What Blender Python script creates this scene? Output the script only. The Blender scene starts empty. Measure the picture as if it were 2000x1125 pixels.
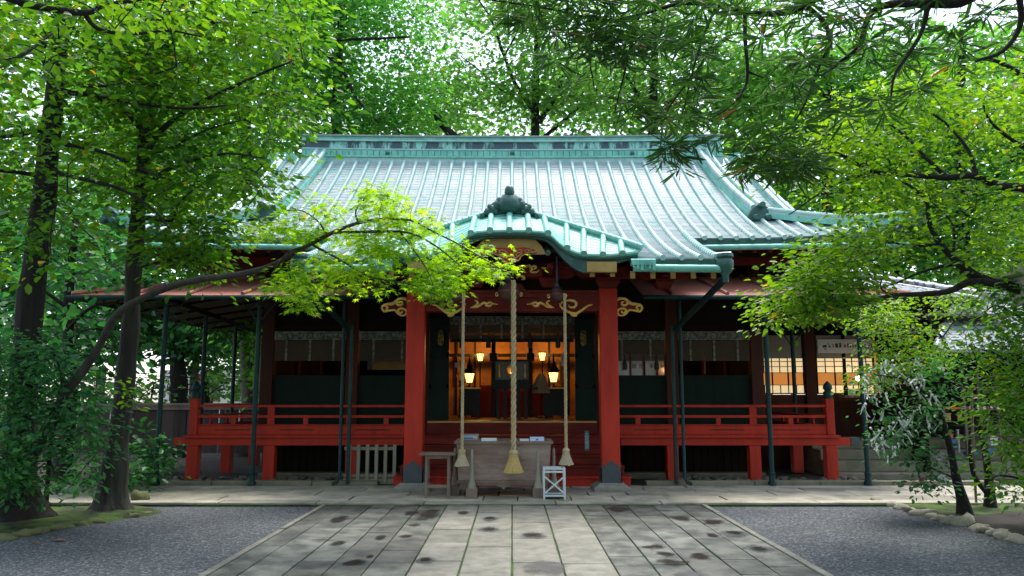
import bpy, math, random
import numpy as np
from mathutils import Vector, Matrix, noise
R = math.radians
random.seed(7); rng = np.random.default_rng(11)
SC = bpy.context.scene
COL = SC.collection
# ------------------------------------------------------------------ camera
CAM_H, PITCH, FPX = 1.6, R(8.0), 1500.0
cam_data = bpy.data.cameras.new("camera"); cam_data.lens = 27.0; cam_data.sensor_width = 36.0
cam_data.clip_end = 2000.0; cam_data.clip_start = 0.05
cam = bpy.data.objects.new("camera", cam_data); COL.objects.link(cam)
cam.location = (0, 0, CAM_H); cam.rotation_euler = (R(90) + PITCH, 0, 0)
SC.camera = cam
# ------------------------------------------------------------------ sky, sun, exposure
SUN_EL, SUN_AZ = R(71), R(18)           # azimuth measured from +Y clockwise: high behind the hall
world = bpy.data.worlds.new("World"); SC.world = world; world.use_nodes = True
wn, wl = world.node_tree.nodes, world.node_tree.links
for n in list(wn): wn.remove(n)
sky = wn.new('ShaderNodeTexSky'); sky.sky_type = 'NISHITA'; sky.sun_disc = False
sky.sun_elevation = SUN_EL; sky.sun_rotation = SUN_AZ; sky.air_density = 1.0; sky.dust_density = 1.5; sky.ozone_density = 1.0
hs = wn.new('ShaderNodeHueSaturation'); hs.inputs['Saturation'].default_value = 0.6
bg = wn.new('ShaderNodeBackground'); bg.inputs['Strength'].default_value = 0.15
wo = wn.new('ShaderNodeOutputWorld')
wl.new(sky.outputs[0], hs.inputs['Color']); wl.new(hs.outputs[0], bg.inputs[0]); wl.new(bg.outputs[0], wo.inputs[0])
sd = bpy.data.lights.new("sun", 'SUN'); sd.energy = 1.5; sd.angle = R(25); sd.color = (1.0, 0.96, 0.88)
sun = bpy.data.objects.new("sun", sd); COL.objects.link(sun); sun.location = (0, 0, 40)
sdir = Vector((math.sin(SUN_AZ) * math.cos(SUN_EL), math.cos(SUN_AZ) * math.cos(SUN_EL), math.sin(SUN_EL)))
sun.rotation_euler = sdir.to_track_quat('Z', 'Y').to_euler()
vs = SC.view_settings; vs.view_transform = 'Standard'; vs.look = 'None'; vs.exposure = 1.6; vs.gamma = 1.0; vs.use_curve_mapping = False
SC.cycles.max_bounces = 8; SC.cycles.transparent_max_bounces = 8; SC.cycles.sample_clamp_indirect = 6.0
SC.cycles.use_denoising = True

# ------------------------------------------------------------------ measuring: a photo pixel (2000 wide) at depth D, or on the ground
cp, sp = math.cos(PITCH), math.sin(PITCH)
def at(px, py, D):
    v = 562.5 - py
    t = D / (FPX * cp - v * sp)
    return Vector(((px - 1000) * t, D, CAM_H + (FPX * sp + v * cp) * t))
def gr(px, py, z=0.0):
    v = 562.5 - py
    t = (z - CAM_H) / (FPX * sp + v * cp)
    return Vector(((px - 1000) * t, t * (FPX * cp - v * sp), z))

# ------------------------------------------------------------------ mesh helpers
class MB:
    def __init__(s): s.v = []; s.f = []; s.m = []; s.mi = 0
    def add(s, vs, fs):
        o = len(s.v); s.v += [tuple(p) for p in vs]
        for f in fs: s.f.append(tuple(i + o for i in f)); s.m.append(s.mi)
        return s
    def box(s, x0, x1, y0, y1, z0, z1):
        if x0 > x1: x0, x1 = x1, x0
        return s.add([(x0,y0,z0),(x1,y0,z0),(x1,y1,z0),(x0,y1,z0),(x0,y0,z1),(x1,y0,z1),(x1,y1,z1),(x0,y1,z1)],
              [(0,3,2,1),(4,5,6,7),(0,1,5,4),(1,2,6,5),(2,3,7,6),(3,0,4,7)])
    def tbox(s, cx, cy, z0, z1, ax, ay, bx, by):     # tapered box: half sizes a at z0, b at z1
        return s.add([(cx-ax,cy-ay,z0),(cx+ax,cy-ay,z0),(cx+ax,cy+ay,z0),(cx-ax,cy+ay,z0),(cx-bx,cy-by,z1),(cx+bx,cy-by,z1),(cx+bx,cy+by,z1),(cx-bx,cy+by,z1)],
              [(0,3,2,1),(4,5,6,7),(0,1,5,4),(1,2,6,5),(2,3,7,6),(3,0,4,7)])
    def beam(s, a, b, w, h):                          # square bar from a to b
        a, b = Vector(a), Vector(b); d = (b - a).normalized()
        up = Vector((0,0,1)) if abs(d.z) < .95 else Vector((0,1,0))
        sx = d.cross(up).normalized() * w / 2; sz = sx.cross(d).normalized() * h / 2
        return s.add([a-sx-sz, a+sx-sz, a+sx+sz, a-sx+sz, b-sx-sz, b+sx-sz, b+sx+sz, b-sx+sz],
              [(0,1,2,3),(7,6,5,4),(4,5,1,0),(5,6,2,1),(6,7,3,2),(7,4,0,3)])
    def tube(s, path, rad, n=8, caps=True, flat=None):
        path = [Vector(p) for p in path]; k = len(path)
        if not hasattr(rad, '__len__'): rad = [rad] * k
        t0 = (path[1] - path[0]).normalized()
        ref = Vector((0,0,1)) if abs(t0.z) < .9 else Vector((1,0,0))
        nrm = (ref - t0 * ref.dot(t0)).normalized(); vs = []
        for i, p in enumerate(path):
            t = (path[min(i+1,k-1)] - path[max(i-1,0)])
            t = t.normalized() if t.length > 1e-9 else t0
            nn = nrm - t * nrm.dot(t)
            nrm = nn.normalized() if nn.length > 1e-6 else nrm
            b = t.cross(nrm)
            for j in range(n):
                a = 2 * math.pi * j / n
                q = p + (nrm * math.cos(a) + b * math.sin(a)) * rad[i]
                if flat: q.y = p.y + (q.y - p.y) * flat
                vs.append(q)
        fs = [(i*n+j, i*n+(j+1)%n, (i+1)*n+(j+1)%n, (i+1)*n+j) for i in range(k-1) for j in range(n)]
        if caps: fs += [tuple(range(n-1,-1,-1)), tuple(range((k-1)*n, k*n))]
        return s.add(vs, fs)
    def lathe(s, c, prof, n=16, caps=True):           # prof: (radius, z) pairs
        c = Vector(c); k = len(prof)
        vs = [c + Vector((r*math.cos(2*math.pi*j/n), r*math.sin(2*math.pi*j/n), z)) for r, z in prof for j in range(n)]
        fs = [(i*n+j, i*n+(j+1)%n, (i+1)*n+(j+1)%n, (i+1)*n+j) for i in range(k-1) for j in range(n)]
        if caps: fs += [tuple(range(n-1,-1,-1)), tuple(range((k-1)*n, k*n))]
        return s.add(vs, fs)
    def prism(s, pts, y0, y1):                        # polygon in XZ pushed along Y
        n = len(pts)
        return s.add([(x,y0,z) for x,z in pts] + [(x,y1,z) for x,z in pts],
              [tuple(range(n)), tuple(range(2*n-1,n-1,-1))] + [(i, i+n, (i+1)%n+n, (i+1)%n) for i in range(n)])
    def slab(s, pts, z0, z1):                         # polygon in XY pushed along Z
        n = len(pts)
        return s.add([(x,y,z0) for x,y in pts] + [(x,y,z1) for x,y in pts],
              [tuple(range(n-1,-1,-1)), tuple(range(n,2*n))] + [(i, (i+1)%n, (i+1)%n+n, i+n) for i in range(n)])
    def grid(s, rows):
        k, n = len(rows), len(rows[0])
        return s.add([p for r in rows for p in r], [(i*n+j, i*n+j+1, (i+1)*n+j+1, (i+1)*n+j) for i in range(k-1) for j in range(n-1)])
def place(o, parent):
    COL.objects.link(o)
    if parent:
        o.parent = parent
        if parent.type == 'EMPTY': o.matrix_parent_inverse = Matrix.Translation(-parent.location)
    return o
def obj(name, mb, mats, parent=None, bevel=0.0, smooth=None):
    me = bpy.data.meshes.new(name); me.from_pydata(mb.v, [], mb.f)
    mats = mats if isinstance(mats, (list, tuple)) else [mats]
    for m in mats: me.materials.append(m)
    if len(mats) > 1: me.polygons.foreach_set('material_index', mb.m)
    me.update()
    if smooth:
        me.shade_smooth(); me.set_sharp_from_angle(angle=R(smooth))
    o = bpy.data.objects.new(name, me); place(o, parent)
    if bevel:
        b = o.modifiers.new('bevel', 'BEVEL'); b.width = bevel; b.segments = 2; b.limit_method = 'ANGLE'; b.angle_limit = R(40)
    return o
def tag(o, label=None, cat=None, group=None, kind=None):
    if label: o['label'] = label
    if cat: o['category'] = cat
    if group: o['group'] = group
    if kind: o['kind'] = kind
    return o
def thing(name, label, cat, loc=(0,0,0), group=None):
    o = bpy.data.objects.new(name, None); COL.objects.link(o); o.location = loc; o.empty_display_size = .2
    return tag(o, label, cat, group)
def copy_tree(o, parent=None):
    c = o.copy(); COL.objects.link(c)
    if parent: c.parent = parent
    for ch in list(o.children): copy_tree(ch, c)
    return c

# ------------------------------------------------------------------ materials
def mat(name, c1, c2=None, scale=4.0, rough=.7, bump=0.0, bscale=None, metal=0.0, stretch=(1,1,1), spec=.5, detail=6, island=0.0, coat=0, wave=None, lo=.35, hi=.65):
    m = bpy.data.materials.new(name); m.use_nodes = True
    nt = m.node_tree; N, L = nt.nodes, nt.links
    p = N['Principled BSDF']; p.inputs['Roughness'].default_value = rough; p.inputs['Metallic'].default_value = metal
    p.inputs['Specular IOR Level'].default_value = spec
    if coat: p.inputs['Coat Weight'].default_value = coat; p.inputs['Coat Roughness'].default_value = .25
    tc = N.new('ShaderNodeTexCoord'); mp = N.new('ShaderNodeMapping'); mp.inputs['Scale'].default_value = stretch
    L.new(tc.outputs['Object'], mp.inputs['Vector'])
    nz = N.new('ShaderNodeTexNoise'); nz.inputs['Scale'].default_value = scale; nz.inputs['Detail'].default_value = detail; nz.inputs['Roughness'].default_value = .65
    L.new(mp.outputs[0], nz.inputs['Vector'])
    if c2 is None: c2 = tuple(v * .75 for v in c1)
    rp = N.new('ShaderNodeValToRGB'); rp.color_ramp.elements[0].position = lo; rp.color_ramp.elements[1].position = hi
    rp.color_ramp.elements[0].color = (*c1, 1); rp.color_ramp.elements[1].color = (*c2, 1)
    L.new(nz.outputs['Fac'], rp.inputs['Fac']); col = rp.outputs['Color']
    if island:
        g = N.new('ShaderNodeNewGeometry'); mr = N.new('ShaderNodeMapRange')
        mr.inputs['To Min'].default_value = 1 - island; mr.inputs['To Max'].default_value = 1 + island
        L.new(g.outputs['Random Per Island'], mr.inputs['Value'])
        mx = N.new('ShaderNodeVectorMath'); mx.operation = 'SCALE'
        L.new(col, mx.inputs[0]); L.new(mr.outputs[0], mx.inputs['Scale']); col = mx.outputs[0]
    L.new(col, p.inputs['Base Color'])
    if bump:
        b = N.new('ShaderNodeBump'); b.inputs['Strength'].default_value = bump; b.inputs['Distance'].default_value = .02 if bump < .95 else .05 if bump < .95 else .05
        n2 = N.new('ShaderNodeTexNoise'); n2.inputs['Scale'].default_value = bscale or scale * 4; n2.inputs['Detail'].default_value = 5
        L.new(mp.outputs[0], n2.inputs['Vector']); L.new(n2.outputs['Fac'], b.inputs['Height']); L.new(b.outputs[0], p.inputs['Normal'])
    return m
def glow(name, c, strength):
    m = bpy.data.materials.new(name); m.use_nodes = True
    p = m.node_tree.nodes['Principled BSDF']; p.inputs['Base Color'].default_value = (*c, 1)
    p.inputs['Emission Color'].default_value = (*c, 1); p.inputs['Emission Strength'].default_value = strength; p.inputs['Roughness'].default_value = .8
    return m
def leaf_mat(name, cols, trans=.45, rough=.45, tcol=None, spec=.5, nscale=.9):
    m = bpy.data.materials.new(name); m.use_nodes = True
    nt = m.node_tree; N, L = nt.nodes, nt.links
    p = N['Principled BSDF']; p.inputs['Roughness'].default_value = rough; p.inputs['Specular IOR Level'].default_value = spec
    g = N.new('ShaderNodeNewGeometry'); rp = N.new('ShaderNodeValToRGB')
    e = rp.color_ramp.elements
    while len(e) < len(cols): e.new(.5)
    for i, c in enumerate(cols): e[i].position = c[0]; e[i].color = (*c[1], 1)
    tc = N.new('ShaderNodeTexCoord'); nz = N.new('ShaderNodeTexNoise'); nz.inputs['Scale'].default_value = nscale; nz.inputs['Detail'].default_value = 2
    L.new(tc.outputs['Object'], nz.inputs['Vector'])      # broad noise: leaf colour varies, standing in for lit and shaded clumps
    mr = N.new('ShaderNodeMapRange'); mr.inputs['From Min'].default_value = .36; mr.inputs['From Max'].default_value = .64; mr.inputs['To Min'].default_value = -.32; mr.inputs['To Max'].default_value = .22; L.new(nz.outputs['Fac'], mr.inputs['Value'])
    pw = N.new('ShaderNodeMath'); pw.operation = 'MULTIPLY_ADD'; pw.inputs[1].default_value = .78; pw.inputs[2].default_value = .16; L.new(g.outputs['Random Per Island'], pw.inputs[0])
    gt = N.new('ShaderNodeMath'); gt.operation = 'GREATER_THAN'; gt.inputs[1].default_value = .992; L.new(g.outputs['Random Per Island'], gt.inputs[0])
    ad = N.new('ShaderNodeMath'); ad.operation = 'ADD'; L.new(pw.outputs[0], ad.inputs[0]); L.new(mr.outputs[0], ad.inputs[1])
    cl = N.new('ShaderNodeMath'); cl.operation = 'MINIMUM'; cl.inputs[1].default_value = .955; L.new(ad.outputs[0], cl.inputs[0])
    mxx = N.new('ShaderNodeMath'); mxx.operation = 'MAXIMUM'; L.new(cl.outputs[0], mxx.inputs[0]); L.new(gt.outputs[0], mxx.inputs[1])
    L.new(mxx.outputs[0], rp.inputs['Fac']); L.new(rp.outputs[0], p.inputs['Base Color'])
    tr = N.new('ShaderNodeBsdfTranslucent'); mul = N.new('ShaderNodeVectorMath'); mul.operation = 'MULTIPLY'
    mul.inputs[1].default_value = tcol or (2.2, 2.0, 1.0)
    L.new(rp.outputs[0], mul.inputs[0]); L.new(mul.outputs[0], tr.inputs['Color'])
    mx = N.new('ShaderNodeMixShader'); mx.inputs[0].default_value = trans
    L.new(p.outputs[0], mx.inputs[1]); L.new(tr.outputs[0], mx.inputs[2]); L.new(mx.outputs[0], N['Material Output'].inputs['Surface'])
    return m
def brick_mat(name, c1, c2, mort, bw, bh, ms, rough=.5, axes='XY', spec=.5, weather=None, bump=.3):
    m = bpy.data.materials.new(name); m.use_nodes = True
    nt = m.node_tree; N, L = nt.nodes, nt.links
    p = N['Principled BSDF']; p.inputs['Roughness'].default_value = rough; p.inputs['Specular IOR Level'].default_value = spec
    tc = N.new('ShaderNodeTexCoord'); sx = N.new('ShaderNodeSeparateXYZ'); cx = N.new('ShaderNodeCombineXYZ')
    L.new(tc.outputs['Object'], sx.inputs[0]); L.new(sx.outputs[axes[0]], cx.inputs[0]); L.new(sx.outputs[axes[1]], cx.inputs[1])
    b = N.new('ShaderNodeTexBrick'); b.inputs['Scale'].default_value = 1.0
    b.inputs['Brick Width'].default_value = bw; b.inputs['Row Height'].default_value = bh; b.inputs['Mortar Size'].default_value = ms
    b.inputs['Color1'].default_value = (*c1,1); b.inputs['Color2'].default_value = (*c2,1); b.inputs['Mortar'].default_value = (*mort,1)
    L.new(cx.outputs[0], b.inputs['Vector']); col = b.outputs['Color']
    if weather:
        nz = N.new('ShaderNodeTexNoise'); nz.inputs['Scale'].default_value = weather[1]; nz.inputs['Detail'].default_value = 8; nz.inputs['Roughness'].default_value = .7
        L.new(tc.outputs['Object'], nz.inputs['Vector'])
        rp = N.new('ShaderNodeMapRange'); rp.inputs['From Min'].default_value = weather[3] if len(weather) > 3 else .48; rp.inputs['From Max'].default_value = .68; L.new(nz.outputs['Fac'], rp.inputs['Value'])
        sc = N.new('ShaderNodeMath'); sc.operation = 'MULTIPLY'; sc.inputs[1].default_value = weather[2]; L.new(rp.outputs[0], sc.inputs[0])
        mx = N.new('ShaderNodeMixRGB'); L.new(sc.outputs[0], mx.inputs[0]); L.new(col, mx.inputs[1]); mx.inputs[2].default_value = (*weather[0],1); col = mx.outputs[0]
    L.new(col, p.inputs['Base Color'])
    if bump:
        bp = N.new('ShaderNodeBump'); bp.inputs['Strength'].default_value = bump; bp.inputs['Distance'].default_value = .01; bp.invert = True
        L.new(b.outputs['Fac'], bp.inputs['Height']); L.new(bp.outputs[0], p.inputs['Normal'])
    return m

M = {}
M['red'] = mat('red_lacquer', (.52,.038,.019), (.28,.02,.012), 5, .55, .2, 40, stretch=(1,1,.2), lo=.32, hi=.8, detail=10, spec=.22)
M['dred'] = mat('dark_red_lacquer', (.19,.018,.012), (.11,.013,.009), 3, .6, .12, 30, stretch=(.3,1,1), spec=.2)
M['brown'] = mat('brown_wood', (.08,.024,.014), (.045,.016,.01), 3, .7, .2, 25, stretch=(1,1,.2), spec=.2)
M['dwood'] = mat('dark_wood', (.016,.010,.007), (.009,.006,.005), 3, .8, .25, 25, stretch=(1,1,.2), spec=.15)
M['black'] = mat('black_lacquer', (.007,.007,.008), (.012,.012,.012), 3, .45, spec=.25)
M['green'] = mat('dark_green_panel', (.0035,.017,.011), (.0025,.011,.008), 2.5, .6, .1, 20, spec=.18)
M['tgreen'] = mat('teal_paint', (.006,.042,.045), (.004,.022,.024), 5, .5, .15, 25, spec=.3)
M['gold'] = mat('gold_leaf', (.95,.62,.17), (.72,.44,.10), 8, .38, .1, 40, metal=.2)
M['goldp'] = mat('gold_paint', (.52,.33,.11), (.36,.21,.06), 6, .45)
M['yellow'] = mat('yellow_ochre', (.50,.33,.10), (.38,.23,.07), 6, .6, .1, 30)
M['patina'] = mat('verdigris_copper', (.24,.62,.52), (.07,.32,.27), 5, .5, .25, 30, stretch=(1,1,.6), hi=.8)
M['dpatina'] = mat('dark_copper', (.03,.09,.08), (.06,.20,.17), 6, .5, .25, 30, lo=.45, hi=.8)
M['rib'] = mat('pale_copper_roll', (.43,.59,.565), (.14,.40,.35), 3.5, .38, .25, 40, lo=.44, hi=.78)
M['rib2'] = mat('mint_copper_roll', (.26,.60,.52), (.10,.36,.31), 4, .45, .25, 40, lo=.4, hi=.75)
M['tile'] = brick_mat('copper_shingle', (.39,.425,.445), (.25,.31,.345), (.10,.23,.21), .32, .085, .006, .36, 'XY', .6, ((.10,.31,.28), 2.2, .8, .48), .4)
M['ridge'] = mat('ridge_copper', (.04,.085,.11), (.28,.64,.56), 4.5, .45, .3, 30, stretch=(1,1,.25), lo=.50, hi=.60)
M['greytile'] = brick_mat('grey_clay_tile', (.34,.37,.42), (.25,.28,.33), (.05,.055,.06), .28, .22, .02, .38, 'XY', .6, ((.14,.15,.17), 2, .5), .6)
M['rust'] = mat('faded_red_sheet', (.46,.14,.10), (.34,.17,.125), 1.6, .55, .15, 20, stretch=(1,1,1))
M['tan'] = mat('tan_underside', (.22,.19,.15), (.15,.12,.09), 2, .8)
M['stone'] = mat('grey_stone', (.26,.25,.22), (.17,.165,.14), 6, .85, .35, 40)
M['wood'] = mat('weathered_wood', (.22,.165,.13), (.14,.10,.08), 3, .75, .3, 30, stretch=(1,1,.15))
M['boxwood'] = mat('worn_box_wood', (.20,.115,.09), (.36,.29,.25), 3.2, .5, .3, 40, stretch=(.35,1,1.2), lo=.38, hi=.66)
M['greywood'] = mat('pale_grey_wood', (.30,.28,.22), (.2,.19,.15), 4, .8, .3, 30, stretch=(1,1,.15))
M['fence'] = mat('fence_wood', (.055,.036,.031), (.03,.02,.018), 3, .8, .3, 30, stretch=(1,1,.12), island=.3)
M['straw'] = mat('straw_rope', (.50,.40,.24), (.36,.27,.14), 12, .85, .3, 60)
M['strawy'] = mat('yellow_straw', (.58,.42,.16), (.42,.28,.09), 20, .85, .5, 60, stretch=(6,6,.6))
M['strawp'] = mat('pale_straw', (.50,.43,.30), (.36,.29,.19), 20, .85, .5, 60, stretch=(6,6,.6))
M['bellm'] = mat('aged_bell_metal', (.16,.075,.06), (.10,.05,.045), 5, .4, .1, 30, metal=.5)
M['white'] = mat('white_paper', (.75,.75,.74), (.66,.66,.66), 5, .8)
M['wmetal'] = mat('white_painted_metal', (.62,.68,.72), (.5,.57,.62), 6, .4)
M['bluep'] = mat('pale_blue_paper', (.45,.56,.72), (.40,.5,.66), 5, .8)
M['plaster'] = mat('beige_plaster', (.42,.37,.29), (.34,.29,.22), 3, .9)
M['concrete'] = mat('mossy_concrete', (.25,.225,.165), (.14,.135,.09), 2.5, .9, .3, 25)
M['bark'] = mat('dark_bark', (.022,.017,.014), (.006,.005,.0045), 6, .9, 1.0, 18, stretch=(1,1,.13))
M['barkg'] = mat('mossy_bark', (.014,.011,.009), (.05,.053,.034), 5, .9, 1.0, 18, stretch=(1,1,.13), lo=.42, hi=.72)
M['barkp'] = mat('pale_bark', (.17,.14,.12), (.08,.065,.055), 5, .9, .8, 14, stretch=(1,1,.3))
M['barkm'] = mat('maple_bark', (.055,.046,.037), (.024,.02,.016), 8, .85, .7, 22, stretch=(1,1,.5))
M['moss'] = mat('moss', (.06,.11,.008), (.018,.026,.008), 2.6, .95, .9, 60, lo=.42, hi=.58)
M['soil'] = mat('brown_soil', (.042,.032,.024), (.022,.017,.013), 3, .95, .8, 30)
M['gravel'] = None
M['slabc'] = mat('pale_granite', (.225,.215,.18), (.108,.108,.09), 4.5, .75, .5, 70, island=.2, lo=.36, hi=.68, detail=12)
M['slabs'] = mat('grey_andesite', (.14,.145,.125), (.04,.048,.043), 3.0, .55, .45, 50, island=.3, lo=.40, hi=.60, detail=12)
M['terr'] = mat('terrace_stone', (.43,.39,.305), (.19,.18,.145), 2.4, .8, .4, 50, island=.22, lo=.35, hi=.7)
M['joint'] = mat('mossy_joint', (.05,.10,.012), (.035,.032,.025), 2.2, .95, .6, 40, lo=.45, hi=.6)
M['wet'] = mat('wet_stone', (.05,.045,.035), (.03,.026,.022), 5, .12, .1, 20, spec=.6)
M['damp'] = mat('damp_stone', (.14,.145,.14), (.11,.115,.11), 6, .4, .3, 50)
M['lampshade'] = glow('lit_paper', (1.0,.50,.13), 1.7)
M['shoji'] = glow('lit_shoji', (1.0,.74,.40), .24)
M['shojiw'] = mat('unlit_shoji', (.36,.32,.25), (.3,.26,.2), 3, .9)
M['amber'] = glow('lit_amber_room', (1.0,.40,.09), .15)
M['bulb'] = glow('lit_bulb', (1.0,.8,.55), 9)
M['flame'] = glow('lit_candle', (1.0,.45,.12), 6)
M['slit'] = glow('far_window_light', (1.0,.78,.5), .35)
M['blind'] = mat('reed_blind', (.075,.05,.028), (.05,.034,.02), 40, .8, .4, 60, stretch=(.1,1,3))
M['valance'] = mat('patterned_cloth', (.20,.22,.17), (.085,.10,.075), 16, .9, lo=.46, hi=.54)
M['tassel'] = mat('black_silk', (.012,.016,.02), (.02,.022,.025), 5, .7)
M['crimson'] = mat('crimson_paint', (.33,.012,.02), (.25,.01,.016), 5, .6)
M['ink'] = mat('ink', (.03,.025,.025), (.05,.03,.03), 5, .9)
M['plaqueb'] = mat('blue_plaque', (.03,.10,.115), (.02,.06,.07), 9, .5)
M['bluebox'] = mat('blue_plastic', (.02,.13,.4), (.02,.1,.3), 5, .4)
M['orange'] = mat('orange_card', (.6,.16,.03), (.45,.11,.02), 5, .7)
M['cloth'] = mat('beige_veil', (.42,.30,.18), (.30,.2,.11), 5, .9)
M['floorin'] = mat('polished_tatami', (.55,.30,.09), (.45,.24,.07), 4, .35, stretch=(.3,2,1))
M['redcarpet'] = mat('red_felt', (.25,.02,.012), (.19,.016,.01), 4, .8)
M['iron'] = mat('shoe_metal', (.05,.065,.075), (.035,.05,.06), 6, .5, .2, 30)
M['glassd'] = mat('dark_mirror_glass', (.03,.035,.03), (.06,.055,.045), 6, .3, metal=.3)
def gravel_material():
    m = bpy.data.materials.new('grey_gravel'); m.use_nodes = True
    nt = m.node_tree; N, L = nt.nodes, nt.links; p = N['Principled BSDF']; p.inputs['Roughness'].default_value = .85
    tc = N.new('ShaderNodeTexCoord'); v = N.new('ShaderNodeTexVoronoi'); v.inputs['Scale'].default_value = 52
    L.new(tc.outputs['Object'], v.inputs['Vector'])
    sx = N.new('ShaderNodeSeparateXYZ'); L.new(v.outputs['Color'], sx.inputs[0])
    rp = N.new('ShaderNodeValToRGB'); e = rp.color_ramp.elements
    e[0].color = (.022,.028,.036,1); e[1].color = (.24,.265,.29,1); x = e.new(.5); x.color = (.068,.08,.096,1); x = e.new(.8); x.color = (.12,.125,.13,1)
    L.new(sx.outputs[0], rp.inputs['Fac'])
    nz = N.new('ShaderNodeTexNoise'); nz.inputs['Scale'].default_value = .9; nz.inputs['Detail'].default_value = 6; L.new(tc.outputs['Object'], nz.inputs['Vector'])
    mr = N.new('ShaderNodeMapRange'); mr.inputs['To Min'].default_value = .5; mr.inputs['To Max'].default_value = 1.05; L.new(nz.outputs['Fac'], mr.inputs['Value'])
    sc = N.new('ShaderNodeVectorMath'); sc.operation = 'SCALE'; L.new(rp.outputs[0], sc.inputs[0]); L.new(mr.outputs[0], sc.inputs['Scale'])
    L.new(sc.outputs[0], p.inputs['Base Color'])
    b = N.new('ShaderNodeBump'); b.inputs['Strength'].default_value = .9; b.inputs['Distance'].default_value = .012; b.invert = True
    L.new(v.outputs['Distance'], b.inputs['Height']); L.new(b.outputs[0], p.inputs['Normal'])
    return m
M['gravel'] = gravel_material()
def stain(name, c, rough):
    m = mat(name, c, tuple(v*.7 for v in c), 6, rough, .1, 40, spec=.3); nt = m.node_tree; N, L = nt.nodes, nt.links
    tc = N.new('ShaderNodeTexCoord'); sb = N.new('ShaderNodeVectorMath'); sb.operation = 'SUBTRACT'; sb.inputs[1].default_value = (.5,.5,0)
    ml = N.new('ShaderNodeVectorMath'); ml.operation = 'MULTIPLY'; ml.inputs[1].default_value = (1,1,0)
    L.new(tc.outputs['Generated'], sb.inputs[0]); L.new(sb.outputs[0], ml.inputs[0])
    ln = N.new('ShaderNodeVectorMath'); ln.operation = 'LENGTH'; L.new(ml.outputs[0], ln.inputs[0])
    nz = N.new('ShaderNodeTexNoise'); nz.inputs['Scale'].default_value = 6; nz.inputs['Detail'].default_value = 9; nz.inputs['Roughness'].default_value = .7; L.new(tc.outputs['Object'], nz.inputs['Vector'])
    ad = N.new('ShaderNodeMath'); ad.operation = 'MULTIPLY_ADD'; ad.inputs[1].default_value = -1.0; L.new(nz.outputs['Fac'], ad.inputs[0]); L.new(ln.outputs['Value'], ad.inputs[2])
    mr = N.new('ShaderNodeMapRange'); mr.inputs['From Min'].default_value = -.27; mr.inputs['From Max'].default_value = -.03; mr.inputs['To Min'].default_value = .7; mr.inputs['To Max'].default_value = 0; L.new(ad.outputs[0], mr.inputs['Value'])
    L.new(mr.outputs[0], N['Principled BSDF'].inputs['Alpha']); return m
M['wet'] = stain('wet_stone', (.034,.032,.029), .22); M['damp'] = stain('damp_stone', (.11,.12,.125), .5)
# leaves
LM = {}
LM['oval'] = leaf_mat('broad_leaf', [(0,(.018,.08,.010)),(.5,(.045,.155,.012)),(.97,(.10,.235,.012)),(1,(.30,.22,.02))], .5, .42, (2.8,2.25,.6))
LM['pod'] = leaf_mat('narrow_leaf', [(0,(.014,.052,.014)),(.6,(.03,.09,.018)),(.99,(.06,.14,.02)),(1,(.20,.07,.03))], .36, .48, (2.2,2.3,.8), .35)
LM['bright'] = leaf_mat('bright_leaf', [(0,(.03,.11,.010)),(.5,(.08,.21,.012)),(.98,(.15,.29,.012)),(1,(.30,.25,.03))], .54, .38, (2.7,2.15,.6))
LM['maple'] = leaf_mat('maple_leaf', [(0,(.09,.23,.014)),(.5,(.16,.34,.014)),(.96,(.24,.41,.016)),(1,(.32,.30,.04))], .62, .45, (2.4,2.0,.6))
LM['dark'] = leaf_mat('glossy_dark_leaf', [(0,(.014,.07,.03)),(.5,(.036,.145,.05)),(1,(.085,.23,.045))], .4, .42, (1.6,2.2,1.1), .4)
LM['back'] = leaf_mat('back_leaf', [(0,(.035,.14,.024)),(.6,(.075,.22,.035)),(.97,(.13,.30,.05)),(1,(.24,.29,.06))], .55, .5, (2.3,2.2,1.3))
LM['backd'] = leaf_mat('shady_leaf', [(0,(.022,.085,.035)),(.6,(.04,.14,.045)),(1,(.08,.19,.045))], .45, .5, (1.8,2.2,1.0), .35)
LM['backhaze'] = leaf_mat('hazed_back_leaf', [(0,(.06,.18,.04)),(.6,(.12,.27,.06)),(.97,(.18,.34,.08)),(1,(.28,.31,.08))], .6, .5, (2.3,2.1,1.4))  # paler copy of the back leaf: bright haze put into its colour
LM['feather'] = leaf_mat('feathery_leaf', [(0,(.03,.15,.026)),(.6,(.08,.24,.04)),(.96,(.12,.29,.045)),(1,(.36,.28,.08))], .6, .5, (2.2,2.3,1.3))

# ------------------------------------------------------------------ foliage
def tmpl_oval(w=.28, fold=.08):
    v = np.array([(0,0,0),(.35,w,fold),(.75,w*.75,fold*.6),(1,0,-.06),(.75,-w*.75,fold*.6),(.35,-w,fold)], float)
    return v, [(0,1,2,3),(0,3,4,5)]
def tmpl_narrow(w=.058):
    return np.array([(0,0,0),(.4,w,.02),(.8,w*.8,.0),(1,0,-.05),(.8,-w*.8,.0),(.4,-w,.02)], float), [(0,1,2,3),(0,3,4,5)]
def tmpl_quad(w=.3):
    return np.array([(0,0,0),(.5,w,.05),(1,0,-.05),(.5,-w,.05)], float), [(0,1,2,3)]
def tmpl_maple():
    pts = []; lob = [(-150,.42),(-100,.78),(-48,.95),(0,1.05),(48,.95),(100,.78),(150,.42)]
    for i, (a, r) in enumerate(lob):
        pts.append((r*math.cos(R(a)), r*math.sin(R(a)), -.10*r))
        if i < 6:
            a2 = (a + lob[i+1][0]) / 2; pts.append((.34*math.cos(R(a2)), .34*math.sin(R(a2)), 0))
    v = np.array([(0,0,.03)] + pts, float) * .55
    return v, [(0, i, i+1) for i in range(1, len(pts))]
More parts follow.
